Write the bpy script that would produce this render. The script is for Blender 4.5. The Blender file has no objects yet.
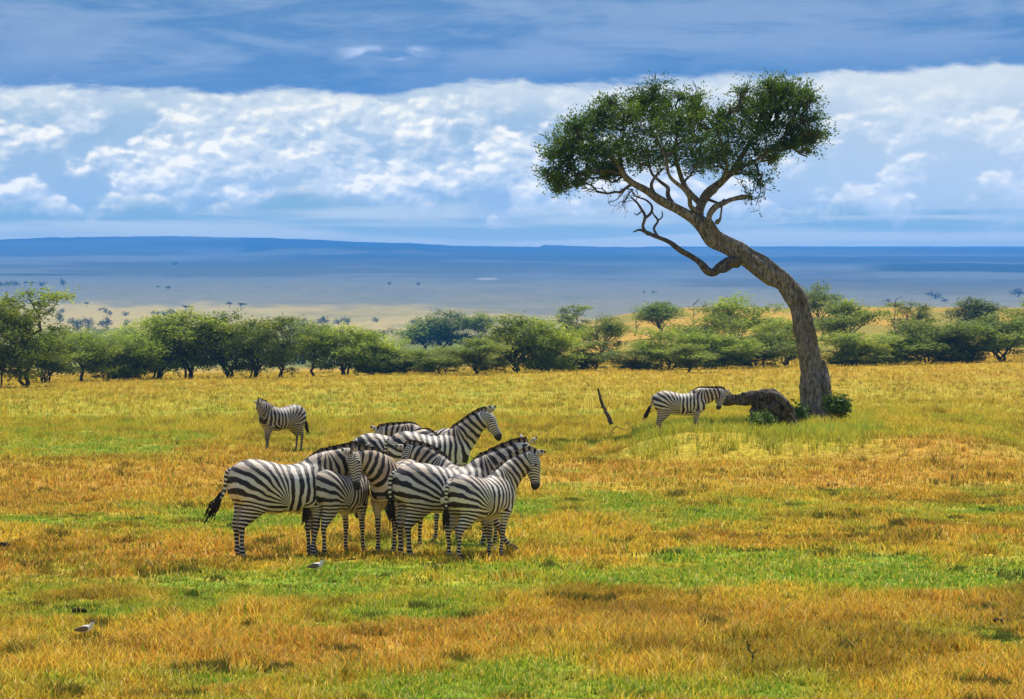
import bpy, math, numpy as np
from mathutils import Vector
PI = math.pi
SC = bpy.context.scene
COL = SC.collection
F = 3000.0; HY = 352.0; CX = 512.0; EYE = 2.7
SUN_EL = math.radians(60); SUN_AZ = math.radians(14)

# ------------------------------------------------------------------ helpers
def ss(x, a, b):
    t = np.clip((np.asarray(x, float) - a) / (b - a), 0, 1)
    return t * t * (3 - 2 * t)

def hash2(ix, iy, seed):
    h = (ix.astype(np.int64) * 374761393 + iy.astype(np.int64) * 668265263 + seed * 974711) & 0x7fffffff
    h = ((h ^ (h >> 13)) * 1274126177) & 0x7fffffff
    h = ((h ^ (h >> 16)) * 2246822519) & 0x7fffffff
    return ((h >> 7) & 0xffff) / 65535.0

def vnoise(x, y, seed=0):
    x = np.asarray(x, float); y = np.asarray(y, float)
    ix = np.floor(x); iy = np.floor(y)
    fx = x - ix; fy = y - iy
    fx = fx * fx * (3 - 2 * fx); fy = fy * fy * (3 - 2 * fy)
    a = hash2(ix, iy, seed); b = hash2(ix + 1, iy, seed)
    c = hash2(ix, iy + 1, seed); d = hash2(ix + 1, iy + 1, seed)
    return (a * (1 - fx) + b * fx) * (1 - fy) + (c * (1 - fx) + d * fx) * fy

def fbm(x, y, seed=0, oct=4):
    s = 0; a = 0.5; t = 0
    for k in range(oct):
        s = s + a * vnoise(x * 2 ** k + 17.3 * k, y * 2 ** k - 9.1 * k, seed + k); t += a; a *= 0.5
    return s / t

def tag(o, label=None, cat=None, group=None, kind=None):
    if label: o['label'] = label
    if cat: o['category'] = cat
    if group: o['group'] = group
    if kind: o['kind'] = kind
    return o

def empty(name, loc, rz=0):
    o = bpy.data.objects.new(name, None); COL.objects.link(o)
    o.location = loc; o.rotation_euler = (0, 0, rz); o.empty_display_size = .3
    return o

def link(name, me, parent=None):
    o = bpy.data.objects.new(name, me); COL.objects.link(o)
    if parent is not None: o.parent = parent
    return o

def mesh_np(name, V, quads=None, tris=None, mat=None, attrs=None, smooth=False):
    V = np.asarray(V, np.float32).reshape(-1, 3)
    me = bpy.data.meshes.new(name)
    me.vertices.add(len(V)); me.vertices.foreach_set('co', V.ravel())
    idx = []; tot = []
    if quads is not None and len(quads):
        q = np.asarray(quads, np.int32).reshape(-1, 4); idx.append(q.ravel()); tot.append(np.full(len(q), 4, np.int32))
    if tris is not None and len(tris):
        t = np.asarray(tris, np.int32).reshape(-1, 3); idx.append(t.ravel()); tot.append(np.full(len(t), 3, np.int32))
    idx = np.concatenate(idx); tot = np.concatenate(tot)
    me.loops.add(len(idx)); me.loops.foreach_set('vertex_index', idx)
    me.polygons.add(len(tot))
    st = np.concatenate([[0], np.cumsum(tot)[:-1]]).astype(np.int32)
    me.polygons.foreach_set('loop_start', st); me.polygons.foreach_set('loop_total', tot)
    me.polygons.foreach_set('use_smooth', np.full(len(tot), smooth))
    for k, v in (attrs or {}).items():
        v = np.asarray(v, np.float32)
        if v.ndim == 2:
            if v.shape[1] == 3: v = np.concatenate([v, np.ones((len(v), 1), np.float32)], 1)
            a = me.attributes.new(k, 'FLOAT_COLOR', 'POINT'); a.data.foreach_set('color', v.ravel())
        else:
            a = me.attributes.new(k, 'FLOAT', 'POINT'); a.data.foreach_set('value', v)
    me.update(calc_edges=True); me.validate()
    if mat: me.materials.append(mat)
    return me

def loft(P, ra, rb=None, seg=12, side=None, rmul=None):
    """tube through P; ra radius along the in-plane normal, rb along the side axis"""
    P = np.asarray(P, float); n = len(P)
    ra = np.broadcast_to(np.asarray(ra, float), (n,)); rb = ra if rb is None else np.broadcast_to(np.asarray(rb, float), (n,))
    T = np.gradient(P, axis=0); T /= np.linalg.norm(T, axis=1)[:, None] + 1e-9
    s = np.array(side if side is not None else (0, 1., 0))
    V = []; ang = np.linspace(0, 2 * PI, seg, endpoint=False)
    for i in range(n):
        b = s - T[i] * s.dot(T[i])
        if np.linalg.norm(b) < 1e-3: b = np.cross(T[i], (0.3, 0.5, 1))
        b /= np.linalg.norm(b); a = np.cross(b, T[i])
        if side is None: s = b
        m = 1.0 if rmul is None else rmul(i / (n - 1), ang)
        m = np.broadcast_to(m, ang.shape)[:, None]
        V.append(P[i] + m * (np.cos(ang)[:, None] * a * ra[i] + np.sin(ang)[:, None] * b * rb[i]))
    V = np.concatenate(V + [P[:1], P[-1:]])
    Q = []
    k = np.arange(seg); k2 = (k + 1) % seg
    for i in range(n - 1):
        Q.append(np.stack([i * seg + k, i * seg + k2, (i + 1) * seg + k2, (i + 1) * seg + k], 1))
    Q = np.concatenate(Q)
    c0 = n * seg; c1 = c0 + 1
    Tt = np.concatenate([np.stack([np.full(seg, c0), k2, k], 1), np.stack([np.full(seg, c1), (n - 1) * seg + k, (n - 1) * seg + k2], 1)])
    return V, Q, Tt

class Join:
    def __init__(s): s.V = []; s.Q = []; s.T = []; s.n = 0
    def add(s, g):
        V, Q, T = g; s.V.append(V)
        if Q is not None and len(Q): s.Q.append(np.asarray(Q) + s.n)
        if T is not None and len(T): s.T.append(np.asarray(T) + s.n)
        s.n += len(V); return s
    def get(s):
        return np.concatenate(s.V), (np.concatenate(s.Q) if s.Q else None), (np.concatenate(s.T) if s.T else None)

def spline(P, n):
    """Catmull-Rom resample of rows (any columns)"""
    P = np.asarray(P, float); m = len(P)
    Q = np.vstack([2 * P[0] - P[1], P, 2 * P[-1] - P[-2]])
    out = []
    for t in np.linspace(0, m - 1 - 1e-6, n):
        i = int(t); f = t - i
        p0, p1, p2, p3 = Q[i], Q[i + 1], Q[i + 2], Q[i + 3]
        out.append(.5 * (2 * p1 + (p2 - p0) * f + (2 * p0 - 5 * p1 + 4 * p2 - p3) * f * f + (3 * p1 - 3 * p2 + p3 - p0) * f ** 3))
    return np.array(out)

# ------------------------------------------------------------------ node helper
class NT:
    def __init__(s, nt): s.nt = nt; s.nodes = nt.nodes; s.nodes.clear()
    def new(s, t, **k):
        n = s.nodes.new(t)
        for a, v in k.items(): setattr(n, a, v)
        return n
    def put(s, sock, v):
        if isinstance(v, bpy.types.NodeSocket): s.nt.links.new(v, sock)
        elif isinstance(v, bpy.types.Node): s.nt.links.new(v.outputs[0], sock)
        elif v is not None: sock.default_value = v
    def m(s, op, a, b=None, c=None, clamp=False):
        n = s.new('ShaderNodeMath', operation=op, use_clamp=clamp)
        s.put(n.inputs[0], a); s.put(n.inputs[1], b)
        if c is not None: s.put(n.inputs[2], c)
        return n.outputs[0]
    def mr(s, v, a, b, c=0.0, d=1.0, smooth=True):
        n = s.new('ShaderNodeMapRange', interpolation_type='SMOOTHSTEP' if smooth else 'LINEAR')
        for i, x in enumerate((v, a, b, c, d)): s.put(n.inputs[i], x)
        return n.outputs[0]
    def mix(s, f, a, b, typ='MIX'):
        n = s.new('ShaderNodeMix', data_type='RGBA', blend_type=typ)
        s.put(n.inputs['Factor'], f)
        for nm, v in (('A', a), ('B', b)):
            sk = [i for i in n.inputs if i.name == nm and i.type == 'RGBA'][0]
            if isinstance(v, tuple): v = (*v[:3], 1)
            s.put(sk, v)
        return [o for o in n.outputs if o.type == 'RGBA'][0]
    def xyz(s, x, y, z=0.0):
        n = s.new('ShaderNodeCombineXYZ')
        for i, v in enumerate((x, y, z)): s.put(n.inputs[i], v)
        return n.outputs[0]
    def noise(s, vec, scale, detail=4, rough=.55, dist=0.0, lac=2.0):
        n = s.new('ShaderNodeTexNoise')
        if vec is not None: s.put(n.inputs['Vector'], vec)
        n.inputs['Scale'].default_value = scale; n.inputs['Detail'].default_value = detail
        n.inputs['Roughness'].default_value = rough; n.inputs['Distortion'].default_value = dist
        n.inputs['Lacunarity'].default_value = lac
        return n.outputs[0]

def newmat(name):
    m = bpy.data.materials.new(name); m.use_nodes = True
    return m, NT(m.node_tree)

def finish(n, col, rough=.8, bump=None, spec=.2, transl=0.0, dist=.02, strength=.6):
    p = n.new('ShaderNodeBsdfPrincipled'); n.put(p.inputs['Base Color'], col if not isinstance(col, tuple) else (*col[:3], 1))
    n.put(p.inputs['Roughness'], rough); p.inputs['Specular IOR Level'].default_value = spec
    if bump is not None:
        b = n.new('ShaderNodeBump'); n.put(b.inputs['Height'], bump); b.inputs['Distance'].default_value = dist; b.inputs['Strength'].default_value = strength
        n.put(p.inputs['Normal'], b.outputs[0])
    out = n.new('ShaderNodeOutputMaterial'); sh = p.outputs[0]
    if transl > 0:
        t = n.new('ShaderNodeBsdfTranslucent'); n.put(t.inputs['Color'], col if not isinstance(col, tuple) else (*col[:3], 1))
        mx = n.new('ShaderNodeMixShader'); mx.inputs[0].default_value = transl
        n.nt.links.new(sh, mx.inputs[1]); n.nt.links.new(t.outputs[0], mx.inputs[2]); sh = mx.outputs[0]
    n.nt.links.new(sh, out.inputs[0])

# ------------------------------------------------------------------ terrain
EL = ([250, 320, 500, 800, 1200, 2000, 3200, 5000, 7000], [-30, -25, -15, -2, 13, 37, 66, 86, 99])
ER = ([250, 320, 420, 600, 700, 800, 1200, 2000, 3200, 5000, 7000], [-15, -5, 14, 44, 45, 38, 30, 40, 63, 84, 97])
RIDGE = ([-2000, -512, -362, -312, -162, -62, 88, 238, 2000], [108, 113, 115, 114.5, 111, 107, 105, 104, 104])
def height(x, Y):
    x = np.asarray(x, float); Y = np.asarray(Y, float)
    Ys = np.maximum(Y, 20.0)
    q = np.clip(x * F / Ys, -2500, 2500); px = q + CX
    z = .05 * (fbm(x / 3.1 + 40, Y / 3.1, 3, 3) - .5) * ss(Y, 10, 25)
    z = z + .14 * (fbm(x / 9. + 9, Y / 12. + 4, 5, 2) - .5) * ss(Y, 44, 60)
    # low mound under the lone tree, with an uneven bank on its near side
    bank = 83 + 5 * (fbm(x / 4.0, x * 0 + 2, 8, 3) - .5)
    z = z + .42 * ss(px, 590, 690) * (1 - ss(px, 950, 1080)) * ss(Y, bank - 11, bank - 6) * (1 - ss(Y, 125, 165))
    z = z + .20 * ss(px, 600, 650) * (1 - ss(px, 725, 790)) * np.exp(-((Y - 77.6) / 1.3) ** 2)
    # rise to the right behind 150 m
    rise = 1.05 * ss(Y, 130, 330) * np.interp(px, [0, 500, 1024, 1500], [0, 1.1, 2.1, 2.3])
    near = z + rise
    L = np.interp(Ys, *EL); R = np.interp(Ys, *ER)
    m = ss(px, 380, 700)
    e = L * (1 - m) + R * m
    rdg = np.interp(q, *RIDGE)
    e = e + 3.0 * (fbm(px / 60., Ys / 260., 31, 3) - .5) * ss(Ys, 330, 600)
    mesa = ss(px, 250, 285) * (1 - ss(px, 405, 450)) * ss(Ys, 6800, 7150) * 4.5
    e = e + mesa * (1 - ss(Ys, 7400, 8200))
    e = np.where(Ys > 7000, e + (rdg - np.where(m > .5, 97, 99)) * ss(Ys, 7000, 9000) + .9 * (fbm(px / 6., Ys * 0, 77, 3) - .5) * ss(Ys, 8000, 9000), e)
    e = e - 6 * ss(Ys, 9100, 10500)
    back = np.where(px > 640, 105.6, 90) + .5 * (fbm(px / 40., Ys * 0, 78, 3) - .5)
    e = e + (back - e) * ss(Ys, 11000, 12600)
    far = EYE + e * Ys / F
    w = ss(Y, 280, 345)
    return near * (1 - w) + far * w

TABLE = {  # columns of px: rows of (py, green, orange)
 60: [(350,.1,.3),(395,.22,.3),(410,.35,.1),(430,.5,.05),(445,.72,.05),(456,.3,.4),(470,.05,.8),(500,.05,.85),(509,.3,.5),(518,.9,0),(530,.55,.2),(545,.1,.7),(572,.15,.7),(590,.5,.3),(612,.55,.2),(635,.1,.8),(660,.2,.6),(680,.3,.5),(720,.1,.6)],
 250:[(350,.1,.3),(390,.25,.2),(405,.4,.1),(430,.4,.1),(445,.3,.45),(458,.1,.7),(470,.05,.8),(497,.05,.85),(507,.5,.3),(520,.85,0),(535,.3,.5),(550,.15,.6),(562,.6,.2),(580,.95,0),(605,.85,0),(622,.3,.5),(635,.05,.85),(665,.15,.7),(680,.4,.4),(720,.1,.6)],
 450:[(350,.1,.35),(390,.3,.1),(420,.4,.1),(440,.15,.6),(460,.35,.4),(480,.6,.1),(510,.6,.1),(540,.35,.4),(560,.6,.1),(575,.9,0),(602,.85,0),(615,.5,.4),(625,.1,.8),(660,.15,.75),(672,.5,.3),(690,.75,.1),(720,.75,.1)],
 640:[(350,.1,.35),(392,.15,.2),(415,.3,.1),(430,.25,.25),(445,.4,.1),(458,.2,.6),(480,.05,.85),(494,.2,.5),(503,.9,0),(520,.7,.1),(533,.3,.5),(548,.2,.6),(562,.6,.2),(580,.75,0),(592,.5,.2),(604,.08,.6),(640,.1,.65),(668,.4,.3),(690,.7,.1),(720,.7,.1)],
 820:[(350,.03,.5),(390,.1,.3),(418,.35,.05),(427,.6,0),(434,.3,.1),(441,.1,.3),(449,.6,0),(457,.2,.5),(470,.03,.85),(492,.05,.9),(500,.5,.2),(511,.7,.1),(521,.3,.5),(540,.15,.65),(556,.3,.5),(564,.8,.05),(585,.75,0),(596,.3,.3),(606,.1,.45),(632,.15,.6),(650,.35,.4),(680,.7,.15),(720,.7,.15)],
 990:[(350,.03,.5),(390,.08,.4),(420,.2,.2),(436,.3,.1),(446,.5,0),(456,.15,.7),(480,.05,.85),(496,.3,.5),(506,.65,.1),(520,.4,.3),(535,.15,.7),(552,.3,.4),(560,.85,0),(585,.9,0),(597,.3,.4),(606,.1,.55),(630,.3,.5),(650,.35,.4),(670,.15,.7),(720,.4,.4)],
}
TK = sorted(TABLE)
def patch(x, Y):
    """greenness and orangeness of the near grassland"""
    Y = np.asarray(Y, float); x = np.asarray(x, float); Ys = np.maximum(Y, 15)
    q = x * F / Ys; py = HY + 8100. / Ys
    wrp = fbm(q / 90. + 3, py / 14., 11, 3) - .5
    py2 = py + wrp * (10 + 16 * ss(py, 420, 620)) * 1.5; px2 = q + CX + 160 * (fbm(q / 150., py / 30., 12, 3) - .5)
    gs = []; os_ = []
    for k in TK:
        t = np.array(TABLE[k]); gs.append(np.interp(py2, t[:, 0], t[:, 1])); os_.append(np.interp(py2, t[:, 0], t[:, 2]))
    gs = np.array(gs); os_ = np.array(os_)
    pos = np.interp(px2, TK, range(len(TK))); i = np.clip(np.floor(pos).astype(int), 0, len(TK) - 2); f = pos - i
    f = f * f * (3 - 2 * f)
    ar = np.indices(i.shape)
    g = np.take_along_axis(gs, i[None], 0)[0] * (1 - f) + np.take_along_axis(gs, i[None] + 1, 0)[0] * f
    o = np.take_along_axis(os_, i[None], 0)[0] * (1 - f) + np.take_along_axis(os_, i[None] + 1, 0)[0] * f
    n1 = fbm(x / 1.1, Y / 2.2, 21, 3) - .5; n2 = fbm(x / .35, Y / .7, 24, 2) - .5; n3 = fbm(x / 2.2 + 7, Y / 5., 22, 3) - .5
    return np.clip(g + 1.3 * n1 + .5 * n2, 0, 1), np.clip(o + 1.1 * n3 + .4 * n2, 0, 1)

C_G = np.array((.165, .27, .018)); C_O = np.array((.47, .245, .036)); C_Y = np.array((.55, .38, .036)); C_L = np.array((.42, .34, .03))
def near_col(x, Y):
    g, o = patch(x, Y)
    Ys = np.maximum(np.asarray(Y, float), 15.)
    b = C_Y + (C_L - C_Y) * (ss(Ys, 42, 80) * (1 - ss(Ys, 170, 260)))[..., None] * .7
    c = b + (C_O - b) * (.85 * ss(o, .1, 1.05))[..., None]
    c = c + (C_G - c) * (.92 * ss(g, .12, .98))[..., None]
    return c

def far_col(x, Y):
    Ys = np.maximum(Y, 100.); q = x * F / Ys; px = q + CX
    m = ss(px, 380, 700)
    hill = np.array((.52, .30, .045)); hillg = np.array((.24, .22, .03))
    n = fbm(x / 9., Y / 40., 41, 4)
    c = hill + (hillg - hill) * (ss(n, .42, .62) * .8)[..., None]
    valley = np.array((.20, .23, .06)); tan = np.array((.44, .34, .11)); shaded_plain = np.array((.14, .16, .135))
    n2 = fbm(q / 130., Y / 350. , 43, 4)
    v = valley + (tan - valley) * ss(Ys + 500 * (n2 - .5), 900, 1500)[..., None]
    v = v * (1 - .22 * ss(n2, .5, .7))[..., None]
    v = v + (np.array((.20, .22, .08)) - v) * (ss(fbm(q / 50, Y / 150., 47, 3), .55, .68) * .5 * (1 - ss(Ys, 1500, 2600)))[..., None]
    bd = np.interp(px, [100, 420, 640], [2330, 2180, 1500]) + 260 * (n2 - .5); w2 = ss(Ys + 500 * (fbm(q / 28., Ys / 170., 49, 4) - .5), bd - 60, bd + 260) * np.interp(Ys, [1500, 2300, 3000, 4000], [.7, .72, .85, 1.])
    v = v + (shaded_plain - v) * w2[..., None]  # cloud shadow over the far plain, put into its base colour
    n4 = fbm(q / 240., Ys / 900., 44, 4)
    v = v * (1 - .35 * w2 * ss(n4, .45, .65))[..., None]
    band_col = np.array((.022, .036, .02)); e = Ys  # darker tone of the bands laid across the far plain
    def band(y0, y1, x0, x1, s=.06, a=1.0, xs=90):
        nn = 1 + s * 2.2 * (fbm(q / 45., e * 0 + y0, 45, 3) - .5)
        return a * ss(Ys * nn, y0 * (1 - s), y0) * (1 - ss(Ys * nn, y1, y1 * (1 + s))) * ss(px, x0 - xs, x0) * (1 - ss(px, x1, x1 + xs))
    k = band(7100, 9600, 250, 430, .03, .9, 25)
    k = np.maximum(k, band(6050, 6700, 330, 2500, .03, .75))
    k = np.maximum(k, band(4700, 5700, 900, 2500, .02, 1.0, 60))
    k = np.maximum(k, band(6700, 8200, -900, 150, .03, .6))
    k = np.maximum(k, band(4250, 4330, -900, 70, .01, .85, 60))
    k = np.maximum(k, band(3950, 4050, 380, 1400, .01, .25))
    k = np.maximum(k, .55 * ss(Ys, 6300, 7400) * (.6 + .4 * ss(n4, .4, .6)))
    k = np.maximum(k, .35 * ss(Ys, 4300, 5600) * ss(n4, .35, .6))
    v = v + (band_col - v) * k[..., None]
    v = v * (.84 + .32 * fbm(q / 9., Ys / 45., 48, 4))[..., None]
    # pale dry pan far out on the plain
    d = ((px - 487 + 8 * (vnoise(px / 7, Ys / 90, 5) - .5)) / 13) ** 2 + ((Ys - 3920) / 110) ** 2
    v = v + (np.array((.6, .6, .58)) - v) * np.clip(1.0 - d, 0, .38)[..., None]
    wh = ss(Ys, 700 + 0 * m, 850)
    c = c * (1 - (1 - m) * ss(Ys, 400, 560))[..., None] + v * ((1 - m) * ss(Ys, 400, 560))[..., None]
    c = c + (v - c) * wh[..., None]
    return c

def build_ground():
    Ys = [-38, -30, -20, -10, 0, 6, 11, 15]
    y = 18.0
    while y < 330: Ys.append(y); y += max(.10, min(1.6, y * y / 8100. * 1.6))
    while y < 14000: Ys.append(y); y *= 1.011
    Ys = np.array(Ys)
    ds = list(np.arange(-640, 641, 4.0)) + list(np.array([680, 740, 820, 920, 1060, 1250, 1500, 1850, 2300]))
    ds = sorted(ds + [-v for v in ds if v > 640]); T = np.array(ds) / F
    YY, TT = np.meshgrid(Ys, T, indexing='ij')
    XX = TT * np.where(YY > 15, YY, 15 + 0 * YY)
    XX = np.where(YY < 15, TT * 15 * (1 + 2.0 * (15 - YY) / 15) , XX) if False else TT * (YY + 40 * np.exp(-np.maximum(YY, 0) / 12.))
    ZZ = height(XX, YY)
    w = ss(YY, 290, 350)[..., None]
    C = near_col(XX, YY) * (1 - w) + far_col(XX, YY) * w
    n, m = YY.shape
    i, j = np.meshgrid(np.arange(n - 1), np.arange(m - 1), indexing='ij')
    a = (i * m + j).ravel(); Q = np.stack([a, a + 1, a + m + 1, a + m], 1)
    mat, N = newmat('grassland ground')
    at = N.new('ShaderNodeAttribute', attribute_name='col')
    pos = N.new('ShaderNodeNewGeometry').outputs['Position']
    f1 = N.noise(pos, 5.0, 5, .7); f2 = N.noise(pos, .6, 4, .6)
    k = N.m('ADD', N.mr(f1, .3, .7, .38, 1.08), N.mr(f2, .3, .7, -.12, .12))
    c = N.mix(1.0, at.outputs['Color'], N.xyz(k, k, k), 'MULTIPLY')
    finish(N, c, .95, f1, .05, dist=.06)
    me = mesh_np('ground', np.stack([XX, YY, ZZ], -1), Q, None, mat, {'col': C.reshape(-1, 3)}, True)
    tag(link('ground', me), kind='structure')
build_ground()

def P3(px, Y, py): return np.array([(px - CX) * Y / F, Y, EYE + (HY - py) * Y / F])
def gz(x, Y): return float(height(np.array([x]), np.array([Y]))[0])
def onground(px, Y):
    x = (px - CX) * Y / F
    return np.array([x, Y, gz(x, Y)])

# ------------------------------------------------------------------ grass
def build_grass():
    rng = np.random.default_rng(5)
    X = []; Y = []; S = []
    def zone(y0, y1, n, s, margin=1.14, extra=2.2):
        u = rng.random(n); yy = np.sqrt(y0 ** 2 + u * (y1 ** 2 - y0 ** 2))
        xx = (rng.random(n) - .5) * 2 * (yy * 512 / F * margin + extra)
        return xx, yy, np.full(n, s)
    for z in (zone(21, 34, 270000, 1.0), zone(34, 58, 270000, 1.5), zone(58, 120, 260000, 1.7), zone(120, 330, 210000, 2.7, 1.1, 3)):
        xx, yy, s = z
        # clump: gather blades round freely scattered tuft centres
        nt = max(4, len(xx) // 16)
        k = rng.integers(0, nt, len(xx)); r_ = np.abs(rng.normal(size=len(xx))) * .055 * s[0]; a_ = rng.random(len(xx)) * 6.283
        loose = rng.random(len(xx)) < .35
        xx = np.where(loose, xx, xx[k] + r_ * np.cos(a_)); yy = np.where(loose, yy, yy[k] + r_ * np.sin(a_))
        keep = (vnoise(xx / .55, yy / .8, 61) + .35 * rng.random(len(xx))) > .34
        X.append(xx[keep]); Y.append(yy[keep]); S.append(s[keep])
    X = np.concatenate(X); Y = np.concatenate(Y); S = np.concatenate(S); n = len(X)
    g, o = patch(X, Y); Z = height(X, Y)
    gg = ss(g, .2, .8)
    tuft = vnoise(X / .45, Y / .6, 62); tb = fbm(X / 1.7, Y / 2.5, 63, 3)
    H = (.055 + .11 * tuft ** 1.5) * (1 - gg) + (.03 + .05 * tuft) * gg
    H = H * (.7 + .7 * rng.random(n)) * (.6 + .8 * tb)
    H = H * (1 + 1.2 * ss(Y, 55, 130))
    # tall green grass round the lone tree and the fallen log
    px = X * F / Y + CX
    mound = ss(px, 600, 660) * (1 - ss(px, 840, 930)) * ss(Y, 72, 76) * (1 - ss(Y, 95, 101)) * (.35 + 1.1 * fbm(X / 1.1, Y / 1.6, 67, 3)) * np.where(px < 740, 1, .8)
    H = np.where((mound > .5) & (rng.random(n) < .9), .14 + .26 * rng.random(n), H)
    # a few long stalks
    st = rng.random(n) < .006; H = np.where(st, H * 1.2 + .16 * rng.random(n) * (Y < 60), H)
    W = (.0042 + .0035 * rng.random(n)) * S * (1 + .0 * gg); W = np.where(st, W * .6, W)
    az = rng.random(n) * 2 * PI; lean = (.15 + .75 * rng.random(n)) * H
    la = rng.random(n) * 2 * PI
    dx = np.cos(la) * lean; dy = np.sin(la) * lean; wx = np.cos(az) * W; wy = np.sin(az) * W
    B = np.stack([X, Y, Z - .01], 1)
    up = np.stack([dx * .35, dy * .35, H * .6], 1); tp = np.stack([dx, dy, H], 1); wv = np.stack([wx, wy, 0 * wx], 1)
    V = np.stack([B - wv, B + wv, B + up + wv * .75, B + up - wv * .75, B + tp], 1).reshape(-1, 3)
    b = np.arange(n) * 5
    Q = np.stack([b, b + 1, b + 2, b + 3], 1); T = np.stack([b + 3, b + 2, b + 4], 1)
    c = near_col(X, Y)
    r = rng.random(n); r2 = rng.random(n)
    # blades of other kinds mixed into each patch
    gk = np.array((.11, .23, .016)); yl = np.array((.62, .44, .05)); st_ = np.array((.66, .50, .20)); br = np.array((.22, .085, .018)); og = np.array((.50, .23, .03)); dk = np.array((.07, .08, .015))
    def put(mask, k, a):
        aa = (a * (1 - .45 * ss(Y[mask], 50, 110)))[:, None]; c[mask] = c[mask] * (1 - aa) + k * aa
    put((r < .16), yl, .8); put((r > .16) & (r < .22), st_, .7); put((r > .22) & (r < .32 - .0 * r), gk, .8)
    put((r > .32) & (r < .42) & (gg < .6), br, .65); put((r > .42) & (r < .50) & (gg < .5), og, .7); put((r > .5) & (r < .58), dk, .6)
    mot = ss(fbm(X / .9 + 5, Y / 1.8, 68, 3), .54, .66) * (gg < .6); c *= (1 - .38 * mot)[:, None]
    put(mound > .5, np.array((.26, .33, .03)), .6)
    # dark clumps along the bank and scattered weeds
    vr = 1 - .55 * ss(Y, 50, 110); c *= (1.2 + (.5 * (r2 - .5) + .35 * (tb - .5)) * vr)[:, None]
    weed = (fbm(X / .5, Y / .9, 66, 2) > .74) & (Y < 75); put(weed, np.array((.03, .055, .012)), .75)
    Cv = np.repeat(c[:, None], 5, 1)
    Cv[:, 4] *= 1.15
    mat, N = newmat('grass blades')
    at = N.new('ShaderNodeAttribute', attribute_name='col')
    finish(N, at.outputs['Color'], .75, None, .15, transl=.42)
    me = mesh_np('grass', V, Q, T, mat, {'col': np.clip(Cv.reshape(-1, 3), 0, .9)}, False)
    tag(link('grass', me), 'patchy orange, yellow and green savanna grass', 'grass', kind='stuff')
build_grass()

# ------------------------------------------------------------------ foliage
def leafmat(name, c0, c1, c2, transl=.35, objrand=.0):
    m, N = newmat(name)
    at = N.new('ShaderNodeAttribute', attribute_name='lv')
    v = at.outputs['Fac']
    c = N.mix(N.mr(v, .0, .6, smooth=False), c0, c1); c = N.mix(N.mr(v, .6, 1.0, smooth=False), c, c2)
    if objrand:
        oi = N.new('ShaderNodeObjectInfo')
        k = N.mr(oi.outputs['Random'], 0, 1, 1 - objrand, 1 + objrand, False)
        c = N.mix(1.0, c, N.xyz(N.m('MULTIPLY', k, 1.03), k, N.m('MULTIPLY', k, .9)), 'MULTIPLY')
    finish(N, c, .6, None, .25, transl=transl)
    return m
def barkmat(name, c0, c1, c2, sc=1.0):
    m, N = newmat(name)
    tc = N.new('ShaderNodeTexCoord').outputs['Object']
    mp = N.new('ShaderNodeMapping'); N.put(mp.inputs[0], tc); mp.inputs['Scale'].default_value = (1, 1, .22)
    n1 = N.noise(mp.outputs[0], 16 * sc, 6, .7, .8); n2 = N.noise(tc, 2.0 * sc, 3, .5)
    c = N.mix(N.mr(n1, .38, .62), c0, c1); c = N.mix(N.mr(n2, .5, .68, 0, .7), c, c2)
    finish(N, c, .9, n1, .1, dist=.05, strength=.9)
    return m
M_BARK = barkmat('weathered grey bark', (.05, .044, .038), (.27, .245, .21), (.13, .105, .085))
M_DEAD = barkmat('dead timber', (.038, .032, .027), (.15, .125, .10), (.075, .055, .042))
M_BELTBARK = barkmat('acacia bark', (.05, .04, .03), (.11, .085, .06), (.08, .05, .03))
M_LEAF = leafmat('lone tree leaves', (.030, .065, .008), (.070, .13, .012), (.22, .30, .02), .45)
M_BELT = leafmat('acacia leaves', (.11, .155, .016), (.23, .30, .022), (.45, .50, .04), .5, .35)
M_BELTD = leafmat('dark acacia leaves', (.065, .11, .015), (.145, .21, .020), (.31, .38, .035), .46, .35)
M_FAR = leafmat('far tree leaves', (.012, .03, .014), (.02, .045, .02), (.03, .06, .022), .2, .3)

def leaf_quads(C, size, rng, flat=.4, aspect=.5, D=None):
    """small quads centred on C with random directions; flat 0..1 pushes them level"""
    n = len(C)
    d = rng.normal(size=(n, 3)); d[:, 2] *= (1 - flat)
    if D is not None: d = d * .45 + D * 1.0
    d /= np.linalg.norm(d, axis=1)[:, None]
    e = rng.normal(size=(n, 3)); e[:, 2] *= (1 - flat * .6); e -= d * (d * e).sum(1)[:, None]; e /= np.linalg.norm(e, axis=1)[:, None]
    s = size * (.6 + .8 * rng.random(n))[:, None]
    V = np.stack([C - d * s, C + e * s * aspect, C + d * s, C - e * s * aspect], 1).reshape(-1, 3)
    b = np.arange(n) * 4
    return V, np.stack([b, b + 1, b + 2, b + 3], 1), None

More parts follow.
